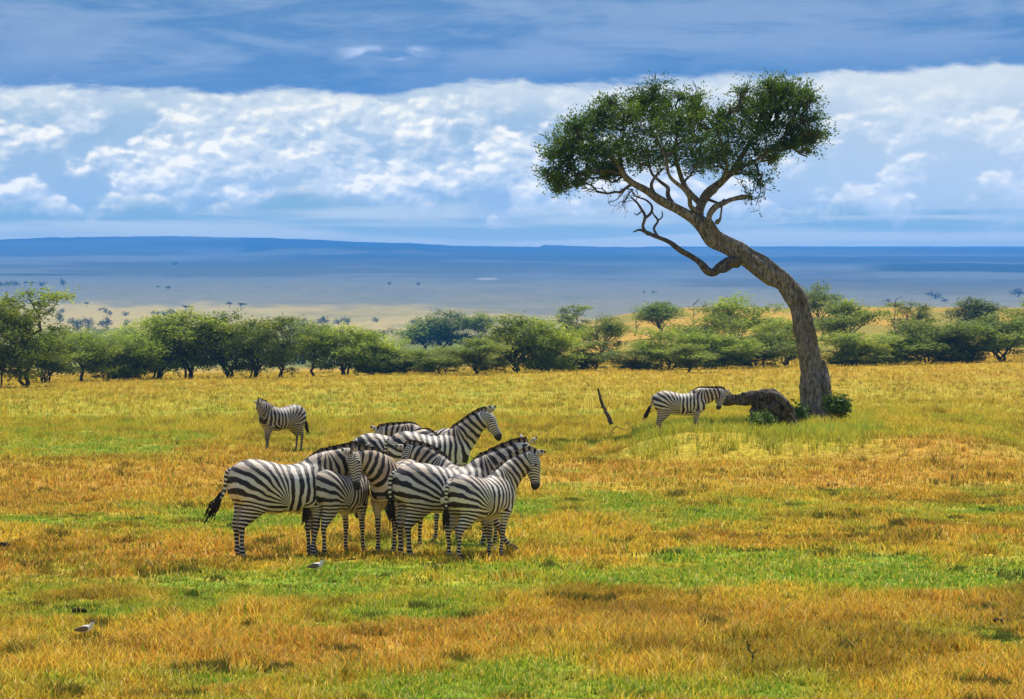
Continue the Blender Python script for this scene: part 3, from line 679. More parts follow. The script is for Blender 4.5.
# ------------------------------------------------------------------ far trees on the plain
def build_far():
    rng = np.random.default_rng(8)
    def proto(flat, seed):
        r = np.random.default_rng(seed)
        tr, p = wiggle((0, 0, -.05), (0, 0, .7), .05, .03, r, .3, 4, seg=5)
        pads = [(r.normal() * .22, r.normal() * .22, (.82 if flat else .55) + r.normal() * (.04 if flat else .15), .3, .3, .1 if flat else .3) for _ in range(6)]
        V, Q, lv = pads_to_leaves(pads, 60, .05, r, .3, .12, 5)
        V[:, 0] /= 1.1; V[:, 2] = np.clip(V[:, 2], .02, 2)
        return mesh_np('far_trunk', *tr, M_BELTBARK), mesh_np('far_crown', V, Q, None, M_FAR, {'lv': lv})
    fl = [proto(True, s) for s in (1, 2)]; rd = [proto(False, s) for s in (3, 4, 5)]
    def find(px, by):
        Yv = np.arange(560, 8800, 4.0); sy = HY - (height((px - CX) * Yv / F, Yv) - EYE) * F / Yv
        run = np.minimum.accumulate(np.concatenate([[1e3], sy[:-1]]))
        k = np.where((sy <= by) & (sy <= run + .3))[0]
        return float(Yv[k[0]]) if len(k) else None
    T = [ # px, base, h px, w px, flat, label
     (186, 312, 7, 11, 1, 'dark umbrella tree left of the umbrella pair on the plain'),
     (230, 309, 7, 7, 1, 'left one of the umbrella tree pair standing on the plain'),
     (241, 310, 7.5, 9, 1, 'right one of the umbrella tree pair standing on the plain'),
     (87, 307, 5, 5, 1, 'tiny umbrella tree above the tan plain, right of the tall left acacia'),
     (164, 316, 4, 7, 0, 'small tree left of the dark thicket below the umbrella tree'),
     (171, 315, 5.5, 10, 0, 'dark thicket tree just left of the umbrella tree'),
     (154, 315, 3, 5, 0, 'first of the small trees left of the umbrella tree'),
     (158, 315, 3, 4, 0, 'second of the small trees left of the umbrella tree'),
     (106, 313, 5, 5, 0, 'upper tree of the three-tree cluster on the tan plain'),
     (110, 316, 4, 6, 0, 'lower tree of the three-tree cluster on the tan plain'),
     (100, 311, 3, 4, 0, 'faint left tree of the three-tree cluster on the tan plain'),
     (126, 316, 4, 7, 0, 'lone small tree between the three-tree cluster and the small pair'),
     (60, 324, 9, 9, 0, 'bushy dark tree beside the right flank of the tall left acacia'),
     (50, 313, 4, 6, 0, 'small tree peeping above the right boughs of the tall left acacia'),
     (62, 313, 4, 5, 0, 'small tree above the bushy dark one near the tall left acacia'),
     (73, 326, 6, 9, 0, 'left tree of the blue-green cluster on the plain'),
     (80, 325, 6, 9, 0, 'upper middle tree of the blue-green cluster on the plain'),
     (88, 326, 7, 10, 0, 'tall middle tree of the blue-green cluster on the plain'),
     (77, 333, 8, 10, 0, 'lower left tree of the blue-green cluster on the plain'),
     (89, 332, 8, 11, 0, 'lower right tree of the blue-green cluster on the plain'),
     (102, 327, 6, 9, 0, 'left half of the wide dark tree row right of the cluster'),
     (108, 327, 7, 11, 0, 'right half of the wide dark tree row right of the cluster'),
     (126, 326, 5, 8, 0, 'small tree right of the wide dark tree row'),
     (98, 337, 8, 11, 0, 'left tree of the lowest blue-green row on the plain'),
     (106, 338, 9, 11, 0, 'middle tree of the lowest blue-green row on the plain'),
     (118, 337, 9, 12, 0, 'right tree of the lowest blue-green row on the plain'),
     (132, 336, 7, 10, 0, 'last tree at the right of the lowest blue-green row'),
     (279, 321, 3, 6, 0, 'small tree above the feathery acacia, left of three'),
     (292, 322, 3.5, 6, 0, 'small tree above the feathery acacia, middle of three'),
     (304, 322, 3.5, 7, 0, 'small tree above the feathery acacia, right of three'),
     (323, 326, 7, 14, 0, 'pale blue-green wide tree above the layered acacia'),
     (338, 325, 6, 9, 0, 'dark round tree right of the pale wide one'),
     (348, 325, 7, 7, 0, 'dark upright tree second left of the gap before the belt middle'),
     (376, 323, 4, 7, 0, 'lone dark tree above the gap in the belt'),
     (383, 338, 8, 14, 0, 'blue-green shrubby tree in the belt gap, above the zebra group'),
     (368, 336, 6, 12, 0, 'pale shrubby tree left in the belt gap'),
     (413, 325, 4, 7, 0, 'small dark tree left above the leaning dark acacia'),
     (420, 325, 4, 7, 0, 'small dark tree right above the leaning dark acacia'),
     (168, 289, 3, 5, 0, 'lone speck tree on the blue far plain above the umbrella tree'),
     (158, 288, 2, 3, 0, 'faint speck tree left of the lone one on the blue far plain'),
     (175, 265, 2.5, 7, 0, 'speck tree high on the far slope'),
     (389, 285, 3, 4, 0, 'left one of two specks on the blue far plain above mid belt'),
     (418, 286, 3, 4, 0, 'right one of two specks on the blue far plain above mid belt'),
     (644, 295, 4, 4, 1, 'left one of two tiny umbrella trees below the dead limb'),
     (653, 295, 4, 5, 1, 'right one of two tiny umbrella trees below the dead limb'),
     (888, 303, 3, 6, 0, 'tiny tree on the blue plain left of the wide dark one at right'),
     (936, 299, 6, 12, 0, 'wide dark tree on the blue plain above the right end of the belt'),
     (945, 302, 3, 7, 0, 'small tree at the foot of the wide dark one on the blue plain'),
     (1018, 297, 6, 14, 0, 'dark tree on the blue plain at the right edge'),
     (8, 286, 4.5, 8, 0, 'first tree of the row on the blue plain at the left edge'),
     (16, 286, 4, 8, 0, 'second tree of the row on the blue plain at the left edge'),
     (25, 286, 4.5, 7, 1, 'third tree of the row on the blue plain at the left edge'),
     (32, 286, 4.5, 7, 1, 'fourth tree of the row on the blue plain at the left edge'),
     (41, 286, 4, 8, 0, 'fifth tree of the row on the blue plain at the left edge'),
     (63, 286, 5, 7, 0, 'last and tallest tree of the row on the blue plain at left'),
     (1, 286, 4, 8, 0, 'tree cut by the left edge in the row on the blue plain'),
     ]
    for i, (px, by, h, w, f, lab) in enumerate(T):
        Y = find(px, by)
        if Y is None: continue
        g = onground(px, Y); s = Y / F
        tm, cm = (fl if f else rd)[i % (2 if f else 3)]
        root = empty('distant_tree', g, rng.random() * 6); kf = .85 if f else 1.15; root.scale = (w * s * kf, w * s * kf, h * s * kf * 1.15)
        tag(root, lab, 'tree', 'small trees dotted over the far plain')
        link('trunk', tm, root); link('crown', cm, root)
build_far()

# ------------------------------------------------------------------ zebras
NA = np.array((.46, 0, 1.08)); NB = np.array((.95, 0, 1.57)); ND = (NB - NA) / np.linalg.norm(NB - NA); NL = float(np.linalg.norm(NB - NA))
HD = np.array((.74, 0, -.67)); HD /= np.linalg.norm(HD)
def zebra_rest():
    J = Join()
    t = np.array([(-.74, 1.03, .06, .06), (-.71, 1.03, .16, .14), (-.64, 1.02, .235, .205), (-.50, 1.00, .30, .265), (-.32, .965, .315, .285), (-.12, .925, .305, .30), (.08, .91, .305, .305), (.28, .925, .325, .27), (.42, .955, .315, .235), (.54, .97, .26, .20), (.62, .98, .19, .16), (.67, .98, .08, .08)])
    q = spline(t, 40); J.add(loft(np.stack([q[:, 0], 0 * q[:, 0], q[:, 1]], 1), q[:, 2], q[:, 3], 28, side=(0, 1, 0)))
    t = np.array([(.34, 1.00, .27, .18), (.46, 1.10, .265, .165), (.58, 1.22, .235, .14), (.70, 1.34, .195, .115), (.82, 1.45, .16, .098), (.91, 1.53, .13, .085), (.96, 1.57, .10, .07)])
    q = spline(t, 24); J.add(loft(np.stack([q[:, 0], 0 * q[:, 0], q[:, 1]], 1), q[:, 2], q[:, 3], 22, side=(0, 1, 0)))
    h0 = NB + HD * -.07
    t = np.array([(0, .08, .06), (.05, .11, .082), (.12, .132, .098), (.20, .13, .10), (.27, .108, .082), (.34, .086, .064), (.41, .074, .055), (.47, .074, .058), (.51, .062, .052), (.535, .03, .03)])
    q = spline(t, 26); up = np.cross(HD, (0, 1, 0)); up /= np.linalg.norm(up)
    if up[2] < 0: up = -up
    c = h0 + q[:, :1] * HD - up * (.015 + .0 * q[:, :1]) * 1.0
    c = c + up * (.05 - q[:, 1:2] * .45)
    J.add(loft(c, q[:, 1], q[:, 2], 20, side=(0, 1, 0)))
    for s in (-1, 1):
        f = np.array([(.40, .12 * s, 1.00, .10, .05), (.42, .145 * s, .86, .135, .075), (.40, .15 * s, .70, .10, .07), (.395, .14 * s, .58, .068, .052), (.405, .13 * s, .46, .046, .040), (.41, .13 * s, .40, .048, .042), (.408, .13 * s, .34, .036, .032), (.405, .13 * s, .20, .029, .026), (.405, .13 * s, .12, .038, .034), (.425, .13 * s, .07, .034, .034), (.44, .13 * s, .04, .048, .044), (.445, .13 * s, 0, .056, .05)])
        q = spline(f, 40); J.add(loft(q[:, :3], q[:, 3], q[:, 4], 14, side=(0, 1, 0)))
        f = np.array([(-.47, .12 * s, 1.08, .22, .12), (-.46, .15 * s, .95, .25, .13), (-.44, .16 * s, .80, .215, .115), (-.46, .155 * s, .68, .165, .09), (-.51, .145 * s, .58, .112, .068), (-.565, .14 * s, .48, .068, .048), (-.585, .138 * s, .42, .05, .038), (-.575, .135 * s, .34, .036, .031), (-.565, .135 * s, .20, .031, .028), (-.56, .135 * s, .12, .040, .035), (-.54, .135 * s, .07, .036, .036), (-.525, .135 * s, .04, .048, .044), (-.52, .135 * s, 0, .056, .05)])
        q = spline(f, 44); J.add(loft(q[:, :3], q[:, 3], q[:, 4], 14, side=(0, 1, 0)))
    V, Q, T = J.get(); me = mesh_np('zb', V, Q, T)
    o = link('zb', me)
    r = o.modifiers.new('r', 'REMESH'); r.mode = 'VOXEL'; r.voxel_size = .013; r.use_smooth_shade = True
    s = o.modifiers.new('s', 'SMOOTH'); s.factor = .6; s.iterations = 7
    dg = bpy.context.evaluated_depsgraph_get(); ev = o.evaluated_get(dg).to_mesh()
    n = len(ev.vertices); V = np.empty(n * 3, np.float32); ev.vertices.foreach_get('co', V); V = V.reshape(-1, 3).astype(float)
    F4 = np.array([p.vertices[:] for p in ev.polygons if len(p.vertices) == 4]); F3 = np.array([p.vertices[:] for p in ev.polygons if len(p.vertices) == 3])
    bpy.data.objects.remove(o); bpy.data.meshes.remove(me)
    return V, F4, (F3 if len(F3) else None)

def stripes(V, per=.098):
    """unrolled stripe coordinate: fans about the flank and about the withers"""
    x, y, z = V[:, 0], V[:, 1], V[:, 2]
    Wp = np.array((.40, 1.42)); Pp = np.array((-.06, .76)); R1 = .34; R2 = .56
    ph = x - .15
    a = np.arctan2(x - Wp[0], np.maximum(Wp[1] - z, .001)); a = np.where((x > Wp[0]), a, 0)
    amax = PI / 4
    along = (x - Wp[0]) * ND[0] + (z - Wp[1]) * ND[2]
    neck = np.where(a > amax, amax * R1 + np.maximum(along, 0) * .9, a * R1)
    neck = np.where((z > Wp[1]) & (x > Wp[0] - .05), amax * R1 + np.maximum(along, 0) * .9, neck)
    pf = np.where(x > Wp[0], (Wp[0] - .15) + neck, ph) / per
    b = np.arctan2(Pp[0] - x, z - Pp[1]); b = np.where(x < Pp[0], b, 0); b = np.where((b < 0), 0, b)
    bm = math.radians(86)
    below = Pp[1] - z + .05 * (Pp[0] - x)
    hind = np.where(b > bm, bm * R2 / per / 1.22 + np.maximum(below, 0) / .050, b * R2 / per / 1.22)
    pb = (Pp[0] - .15) / per - hind
    p = np.where(x < Pp[0], pb, pf)
    # forelegs: level rings
    wl = ss(z, .80, .68) * (x > .15)
    p = p * (1 - wl) + wl * ((.25 / per) + (z - .74) / .044)
    # head
    hp = V - NB; u = hp @ HD; t = ((V - NA) @ ND) / NL
    wh = np.maximum(ss(t, .86, .98), ss(u, .12, .2)) * (t > .55) * (x > .6)
    pe = (Wp[0] - .15 + amax * R1 + .60) / per
    p = p * (1 - wh) + wh * (pe + u / .036 + np.abs(y) * 16)
    return p, wh, u, t

def zebra_attrs(V):
    ph, wh, u, t = stripes(V)
    x, y, z = V[:, 0], V[:, 1], V[:, 2]
    dark = np.maximum(ss(u, .33, .40) * (wh > .5), ss(z, .055, .03))
    belly_z = np.interp(x, [-.5, -.3, 0, .3, .5], [.70, .655, .625, .605, .70])
    white = ss(z, belly_z + .085, belly_z + .02) * ss(z, .50, .56) * ss(x, -.46, -.30) * ss(x, .58, .46) * ss(np.abs(y), .22, .10)
    white = np.maximum(white, ss(.5 * (np.abs(y) < .07) * (x > .35) * (x < .7) * (z < .82) * (z > .55), 0, 1))
    white = np.maximum(white, ss(.12 - np.abs(y), .0, .05) * (z < .70) * (z > .42) * .6)
    spine = ss(np.abs(y), .022, .010) * (z > 1.12) * (x < .45)
    brown = ss(z, 1.0, 1.22) * (t < .8) + .35 * ss(t, .2, .6) * (t < .85) + .5 * (wh > .5) * ss(u, .2, .34)
    bias = .3 * ss(z, .60, .42) + .12 * ss(z, .95, .6)
    brown = np.maximum(brown, .35 * ss(z, .6, .35))
    return {'ph': ph, 'bias': bias, 'dark': np.clip(dark + spine, 0, 1), 'white': np.clip(white, 0, 1), 'brown': np.clip(brown, 0, 1)}

def rot(V, piv, w, pitch, yaw):
    """rotate by weight-scaled angles: pitch about the side axis (positive lowers the front), then yaw about z"""
    P = V - piv; a = pitch * w; b = yaw * w
    x = P[:, 0] * np.cos(a) + P[:, 2] * np.sin(a); z = -P[:, 0] * np.sin(a) + P[:, 2] * np.cos(a)
    x2 = x * np.cos(b) - P[:, 1] * np.sin(b); y2 = x * np.sin(b) + P[:, 1] * np.cos(b)
    return np.stack([x2, y2, z], 1) + piv

def pose(V, R, S):
    """V rest coordinates R used for the weights, S the pose settings (degrees)"""
    rd = math.radians
    t = ((R - NA) @ ND) / NL; u = (R - NB) @ HD
    ok = R[:, 0] > .33
    w0 = ss(t, -.12, .34) * ok; w1 = ss(t, .32, .78) * ok
    wh = np.maximum(ss(t, .84, .99), ss(u, .12, .22)) * (t > .55) * (R[:, 0] > .6)
    w1 = np.maximum(w1, wh); w0 = np.maximum(w0, wh)
    h = S.get('head', (0, 0)); n1 = S.get('n1', (0, 0)); n0 = S.get('n0', (0, 0))
    V = rot(V, NA + ND * NL * .93, wh, rd(h[0]), rd(h[1]))
    V = rot(V, NA + ND * NL * .50, w1, rd(n1[0]), rd(n1[1]))
    V = rot(V, NA + ND * NL * .02, w0, rd(n0[0]), rd(n0[1]))
    for key, px, side, zk in (('fl', .41, 1, .43), ('fr', .41, -1, .43), ('hl', -.5, 1, .48), ('hr', -.5, -1, .48)):
        sw, kn = S.get(key, (0, 0))
        m = (np.abs(R[:, 0] - px) < .42) * (np.sign(R[:, 1]) == side) * (R[:, 2] < .95) * ((R[:, 0] > .1) if px > 0 else (R[:, 0] < -.1))
        wk = ss(R[:, 2], zk + .05, zk - .06) * m
        wl = ss(R[:, 2], .84, .60) * m * ss(np.abs(R[:, 1]), -.0, .05)
        piv = np.array((px if px > 0 else -.57, 0, zk)); V = rot(V, piv, wk, rd(kn), 0)
        V = rot(V, np.array((px, 0, .84)), wl, rd(-sw), 0)
    return V

def zebra_mats():
    m, N = newmat('zebra coat')
    A = lambda k: N.new('ShaderNodeAttribute', attribute_name=k).outputs['Fac']
    tc = N.new('ShaderNodeTexCoord').outputs['Object']; oi = N.new('ShaderNodeObjectInfo').outputs['Random']
    vec = N.new('ShaderNodeVectorMath', operation='ADD'); N.put(vec.inputs[0], tc); N.put(vec.inputs[1], N.xyz(N.m('MULTIPLY', oi, 37.), N.m('MULTIPLY', oi, 11.), 0.0))
    n1 = N.noise(vec.outputs[0], 4.0, 3, .5); n2 = N.noise(vec.outputs[0], 60., 2, .5)
    p = N.m('ADD', A('ph'), N.mr(n1, .25, .75, -.27, .27, False))
    p = N.m('ADD', p, N.m('MULTIPLY', oi, 5.0))
    s = N.m('SINE', N.m('MULTIPLY', p, 2 * PI))
    thr = N.m('ADD', N.mr(n1, .3, .7, -.25, .2, False), N.m('MULTIPLY', N.m('SUBTRACT', n2, .5), .35))
    k = N.mr(N.m('ADD', N.m('SUBTRACT', s, thr), A('bias')), -.25, .25)
    k = N.m('MULTIPLY', k, N.m('SUBTRACT', 1.0, N.m('MULTIPLY', A('white'), .93)))
    k = N.m('MAXIMUM', k, A('dark'))
    wh = N.mix(N.m('MULTIPLY', A('brown'), N.mr(n1, .35, .65, .25, .75)), (.68, .65, .59), (.45, .28, .15))
    wh = N.mix(N.mr(n2, .3, .7, 0, .3), wh, (.30, .25, .19))
    wh = N.mix(N.mr(n1, .45, .7, 0, .45), wh, (.40, .32, .22))
    c = N.mix(k, wh, (.020, .015, .013))
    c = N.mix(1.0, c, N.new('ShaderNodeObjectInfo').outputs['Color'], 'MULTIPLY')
    finish(N, c, .6, n2, .35, dist=.004, strength=.4)
    m2, N = newmat('zebra mane')
    A = lambda k: N.new('ShaderNodeAttribute', attribute_name=k).outputs['Fac']
    oi = N.new('ShaderNodeObjectInfo').outputs['Random']
    s = N.m('SINE', N.m('MULTIPLY', N.m('ADD', A('ph'), .0), 2 * PI)); k = N.mr(s, -.3, .3)
    k = N.m('MAXIMUM', k, A('dark')); c = N.mix(k, (.45, .34, .24), (.02, .014, .010)); finish(N, c, .8, None, .1)
    m3, N = newmat('zebra tail hair'); finish(N, (.022, .016, .013), .7, None, .2)
    m4, N = newmat('zebra eye'); finish(N, (.01, .008, .007), .15, None, .5)
    m5, N = newmat('zebra hoof'); finish(N, (.035, .028, .023), .6, None, .3)
    return m, m2, m3, m4, m5
MZ, MMANE, MTAIL, MEYE, MHOOF = zebra_mats()
RV, RQ, RT = zebra_rest(); RA = zebra_attrs(RV)

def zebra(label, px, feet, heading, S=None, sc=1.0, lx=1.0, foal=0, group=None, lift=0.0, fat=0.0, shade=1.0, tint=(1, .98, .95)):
    S = S or {}; rng = np.random.default_rng(int(px * 7 + feet))
    Y = feet if feet < 340 and feet < 130 else 8100. / (feet - HY)
    g = onground(px, Y); root = empty('zebra', g - (0, 0, .015 - lift), math.radians(heading)); root.scale = (sc * lx, sc, sc)
    tag(root, label, 'zebra', group)
    dust = rng.uniform(.86, 1.0)
    RF = RV.copy(); tm = ss(RV[:, 0], -.6, -.2) * ss(RV[:, 0], .5, .2) * ss(RV[:, 2], .58, .7)
    RF[:, 1] *= 1 + fat * tm; RF[:, 2] -= fat * .35 * tm * ss(RV[:, 2], 1.1, .7)
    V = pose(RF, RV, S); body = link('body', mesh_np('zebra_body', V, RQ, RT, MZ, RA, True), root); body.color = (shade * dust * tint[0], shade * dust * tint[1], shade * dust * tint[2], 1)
    def part(name, V, Q, T, mat, attrs=None, R=None, smooth=True):
        return link(name, mesh_np('zebra_' + name, pose(np.asarray(V), np.asarray(V) if R is None else R, S), Q, T, mat, attrs, smooth), root)
    # mane: an upright crest
    nn = np.cross((0, 1, 0), ND) * -1; nn = nn if nn[2] > 0 else -nn; nn = np.array((-ND[2], 0, ND[0]))
    n = 150; tt = np.linspace(-.22, 1.12, n)
    half = np.interp(tt, [-.3, 0, .26, .5, .76, .95, 1.15], [.26, .245, .21, .172, .135, .105, .065])
    base = NA + ND * (tt * NL)[:, None] + nn * (half - .05)[:, None]
    hh = np.interp(tt, [-.22, -.05, .2, .8, 1.0, 1.12], [.03, .07, .12, .135, .125, .05]) * (1 + .045 * rng.normal(size=n))
    Vm = []
    for lv, wd in ((0, .022), (.5, .020), (1, .008)):
        c = base + nn * (hh * lv)[:, None] + ND * (.02 * lv)
        for s in (-1, 1): Vm.append(c + np.array((0, s * wd, 0)))
    Vm = np.stack(Vm, 1).reshape(-1, 3)
    i = np.arange(n - 1) * 6; Q = []
    for a, b_ in ((0, 2), (2, 4), (4, 5), (5, 3), (3, 1)): Q.append(np.stack([i + a, i + b_, i + 6 + b_, i + 6 + a], 1))
    Q = np.concatenate(Q)
    phm = np.repeat(stripes(base - nn * .03)[0], 6); dk = np.tile(np.array((0, 0, .25, .25, 1, 1.)), n)
    if foal: dk = dk * .4
    Rm = np.repeat(base, 6, 0)
    part('mane', Vm, Q, None, MMANE, {'ph': phm, 'dark': dk}, Rm, False)
    # ears
    up = np.array((-HD[2], 0, HD[0])); up = up if up[2] > 0 else -up
    for s in (-1, 1):
        c0 = NB + HD * -.06 + up * .055 + np.array((0, s * .055, 0))
        d = up * .9 - HD * .28 + np.array((0, s * .38, 0)); d /= np.linalg.norm(d)
        tq = np.linspace(0, 1, 9); w = np.array([.022, .034, .043, .046, .044, .038, .028, .015, .004])
        V, Q, T = loft(c0 + d * (tq * .145)[:, None], w, w * .45, 10, side=np.cross(d, HD))
        kk = np.concatenate([np.repeat(np.where(tq > .72, .95, np.where((tq > .35) & (tq < .5), .8, 0.05)), 10), [0, 1]])
        part('ear', V, Q, T, MZ, {'ph': 0 * kk, 'dark': kk, 'white': 1 + 0 * kk, 'brown': .5 + 0 * kk}, np.tile(NB + HD * .2 , (len(V), 1)))
    # eyes
    for s in (-1, 1):
        c = NB + HD * .10 + up * .045 + np.array((0, s * .083, 0))
        V, Q, T = loft(c + HD * np.linspace(-.022, .022, 7)[:, None], .02 * np.sqrt(1 - np.linspace(-.98, .98, 7) ** 2), seg=8)
        part('eye', V, Q, T, MEYE, None, np.tile(NB + HD * .2, (len(V), 1)))
    # hooves
    for key, hx, side in (('fl', .445, 1), ('fr', .445, -1), ('hl', -.52, 1), ('hr', -.52, -1)):
        yy = .13 if hx > 0 else .135
        c = np.array([(hx, yy * side, -.012), (hx - .003, yy * side, .01), (hx - .012, yy * side, .05), (hx - .015, yy * side, .06)])
        V, Q, T = loft(c, (.064, .063, .047, .03), (.055, .054, .045, .03), 14, side=(0, 1, 0))
        part('hoof', V, Q, T, MHOOF, None, V * (1, 1, 0) + (0, 0, .0))
    # tail
    tl = S.get('tail', (0, 0)); sw, bk = tl
    pts = np.array([(-.68, 0, 1.17), (-.745, .02 * sw, 1.12), (-.765, .04 * sw, 1.0), (-.765 - .02 * bk, .07 * sw, .86), (-.765 - .10 * bk, .12 * sw, .75)])
    q = spline(np.c_[pts, [.035, .032, .026, .022, .018]], 24)
    Vt, Qt, Tt = loft(q[:, :3], q[:, 3], seg=8)
    ph = np.concatenate([np.repeat(np.linspace(0, 9, 24), 8), [0, 9]]); z0 = 0 * ph
    to = link('tail', mesh_np('zebra_tail', Vt, Qt, Tt, MZ, {'ph': ph, 'dark': z0, 'white': z0, 'brown': z0}, True), root)
    J = Join(); e = pts[-1]; dd = (pts[-1] - pts[-2]); dd /= np.linalg.norm(dd)
    for k in range(40):
        a = q[rng.integers(15, 24), :3]; d = dd + rng.normal(size=3) * .10; L = .17 + .13 * rng.random()
        mid = a + d * L * .5 + rng.normal(size=3) * .02; end = a + d * L + np.array((0, 0, -.05)) + rng.normal(size=3) * .015
        J.add(loft(np.array([a, mid, end]), (.010, .011, .003), seg=4))
    V, Q, T = J.get(); link('tuft', mesh_np('zebra_tuft', V, Q, T, MTAIL), to)
    return root
GR = 'zebras standing close together in the open'
zebra('zebra at the left end of the group, side-on and facing right, tail swung out', 285, 556.5, 26, {'n0': (22, 10), 'n1': (4, 20), 'head': (0, 35), 'tail': (.5, .9), 'fl': (2, 0), 'fr': (-6, 3), 'hr': (-4, 0), 'hl': (-1, 0)}, 1.02, 1.06, group=GR, fat=.16)
zebra('smaller zebra with its rump towards us, between the left one and the one facing us', 338, 554, 60, {'n0': (50, 20), 'n1': (15, 10), 'head': (-10, 0), 'tail': (.3, 0), 'fr': (5, 0)}, .92, group=GR)
zebra('zebra looking straight at us, sandy forehead, ears out, in the middle of the group', 397, 551.5, -108, {'n0': (16, -20), 'n1': (10, -14), 'head': (6, 40), 'fl': (5, 0)}, .97, group=GR, tint=(1, .86, .70))
zebra('large zebra in the front, boldly striped rump left of the pale front-right zebra', 449, 556, 22, {'n0': (8, -6), 'n1': (6, 14), 'head': (10, 50), 'fl': (16, 2), 'fr': (24, -4), 'hl': (-2, 0), 'tail': (.2, -.1)}, .98, 1.10, group=GR, fat=.1)
zebra('pale young zebra at the front right of the group, brown mane, looking right', 481, 559, 50, {'n0': (4, -12), 'n1': (4, -28), 'head': (36, -22), 'fl': (-6, 0), 'fr': (-8, 0), 'hr': (-8, 0), 'tail': (.3, -.2)}, .88, foal=1, group=GR)
zebra('tallest-standing zebra at the back of the group, head raised and facing right', 431, 505.5, 8, {'n0': (0, -6), 'n1': (2, -8), 'head': (16, -18)}, 1.04, group=GR, fat=.15)
zebra('zebra behind the group facing left, only dark head and back edge showing', 432, 491, 146, {'n0': (36, 20), 'n1': (4, 0), 'head': (0, 10)}, 1.0, group=GR)
zebra('zebra in the middle facing left, its striped neck raised over the large one', 463, 544, 138, {'n0': (4, 20), 'n1': (16, 0), 'head': (30, 10), 'fr': (-10, 8), 'fl': (5, 0)}, .90, group=GR)
zebra('zebra mostly hidden behind the heads, only a strip of striped back showing', 395, 503, 4, {'n0': (68, 10), 'n1': (20, 10), 'head': (-10, 0)}, 1.0, group=GR)
GR2 = 'zebras standing apart from the group'
zebra('lone zebra standing far left behind the group with its raised head towards us', 281, 451, -146, {'n0': (22, 34), 'n1': (4, 24), 'head': (26, -4), 'fl': (8, 0), 'fr': (-3, 0), 'tail': (-.5, .6)}, 1.0, group=GR2, fat=.12, shade=.62)  # shade darkens the whole coat, standing for its front being out of the sun
zebra('lone zebra right of the group beside the fallen log, legs deep in grass', 681, 80.8, 6, {'n0': (32, 8), 'n1': (2, 8), 'head': (30, -40), 'tail': (.2, .9)}, .98, 1.05, group=GR2)

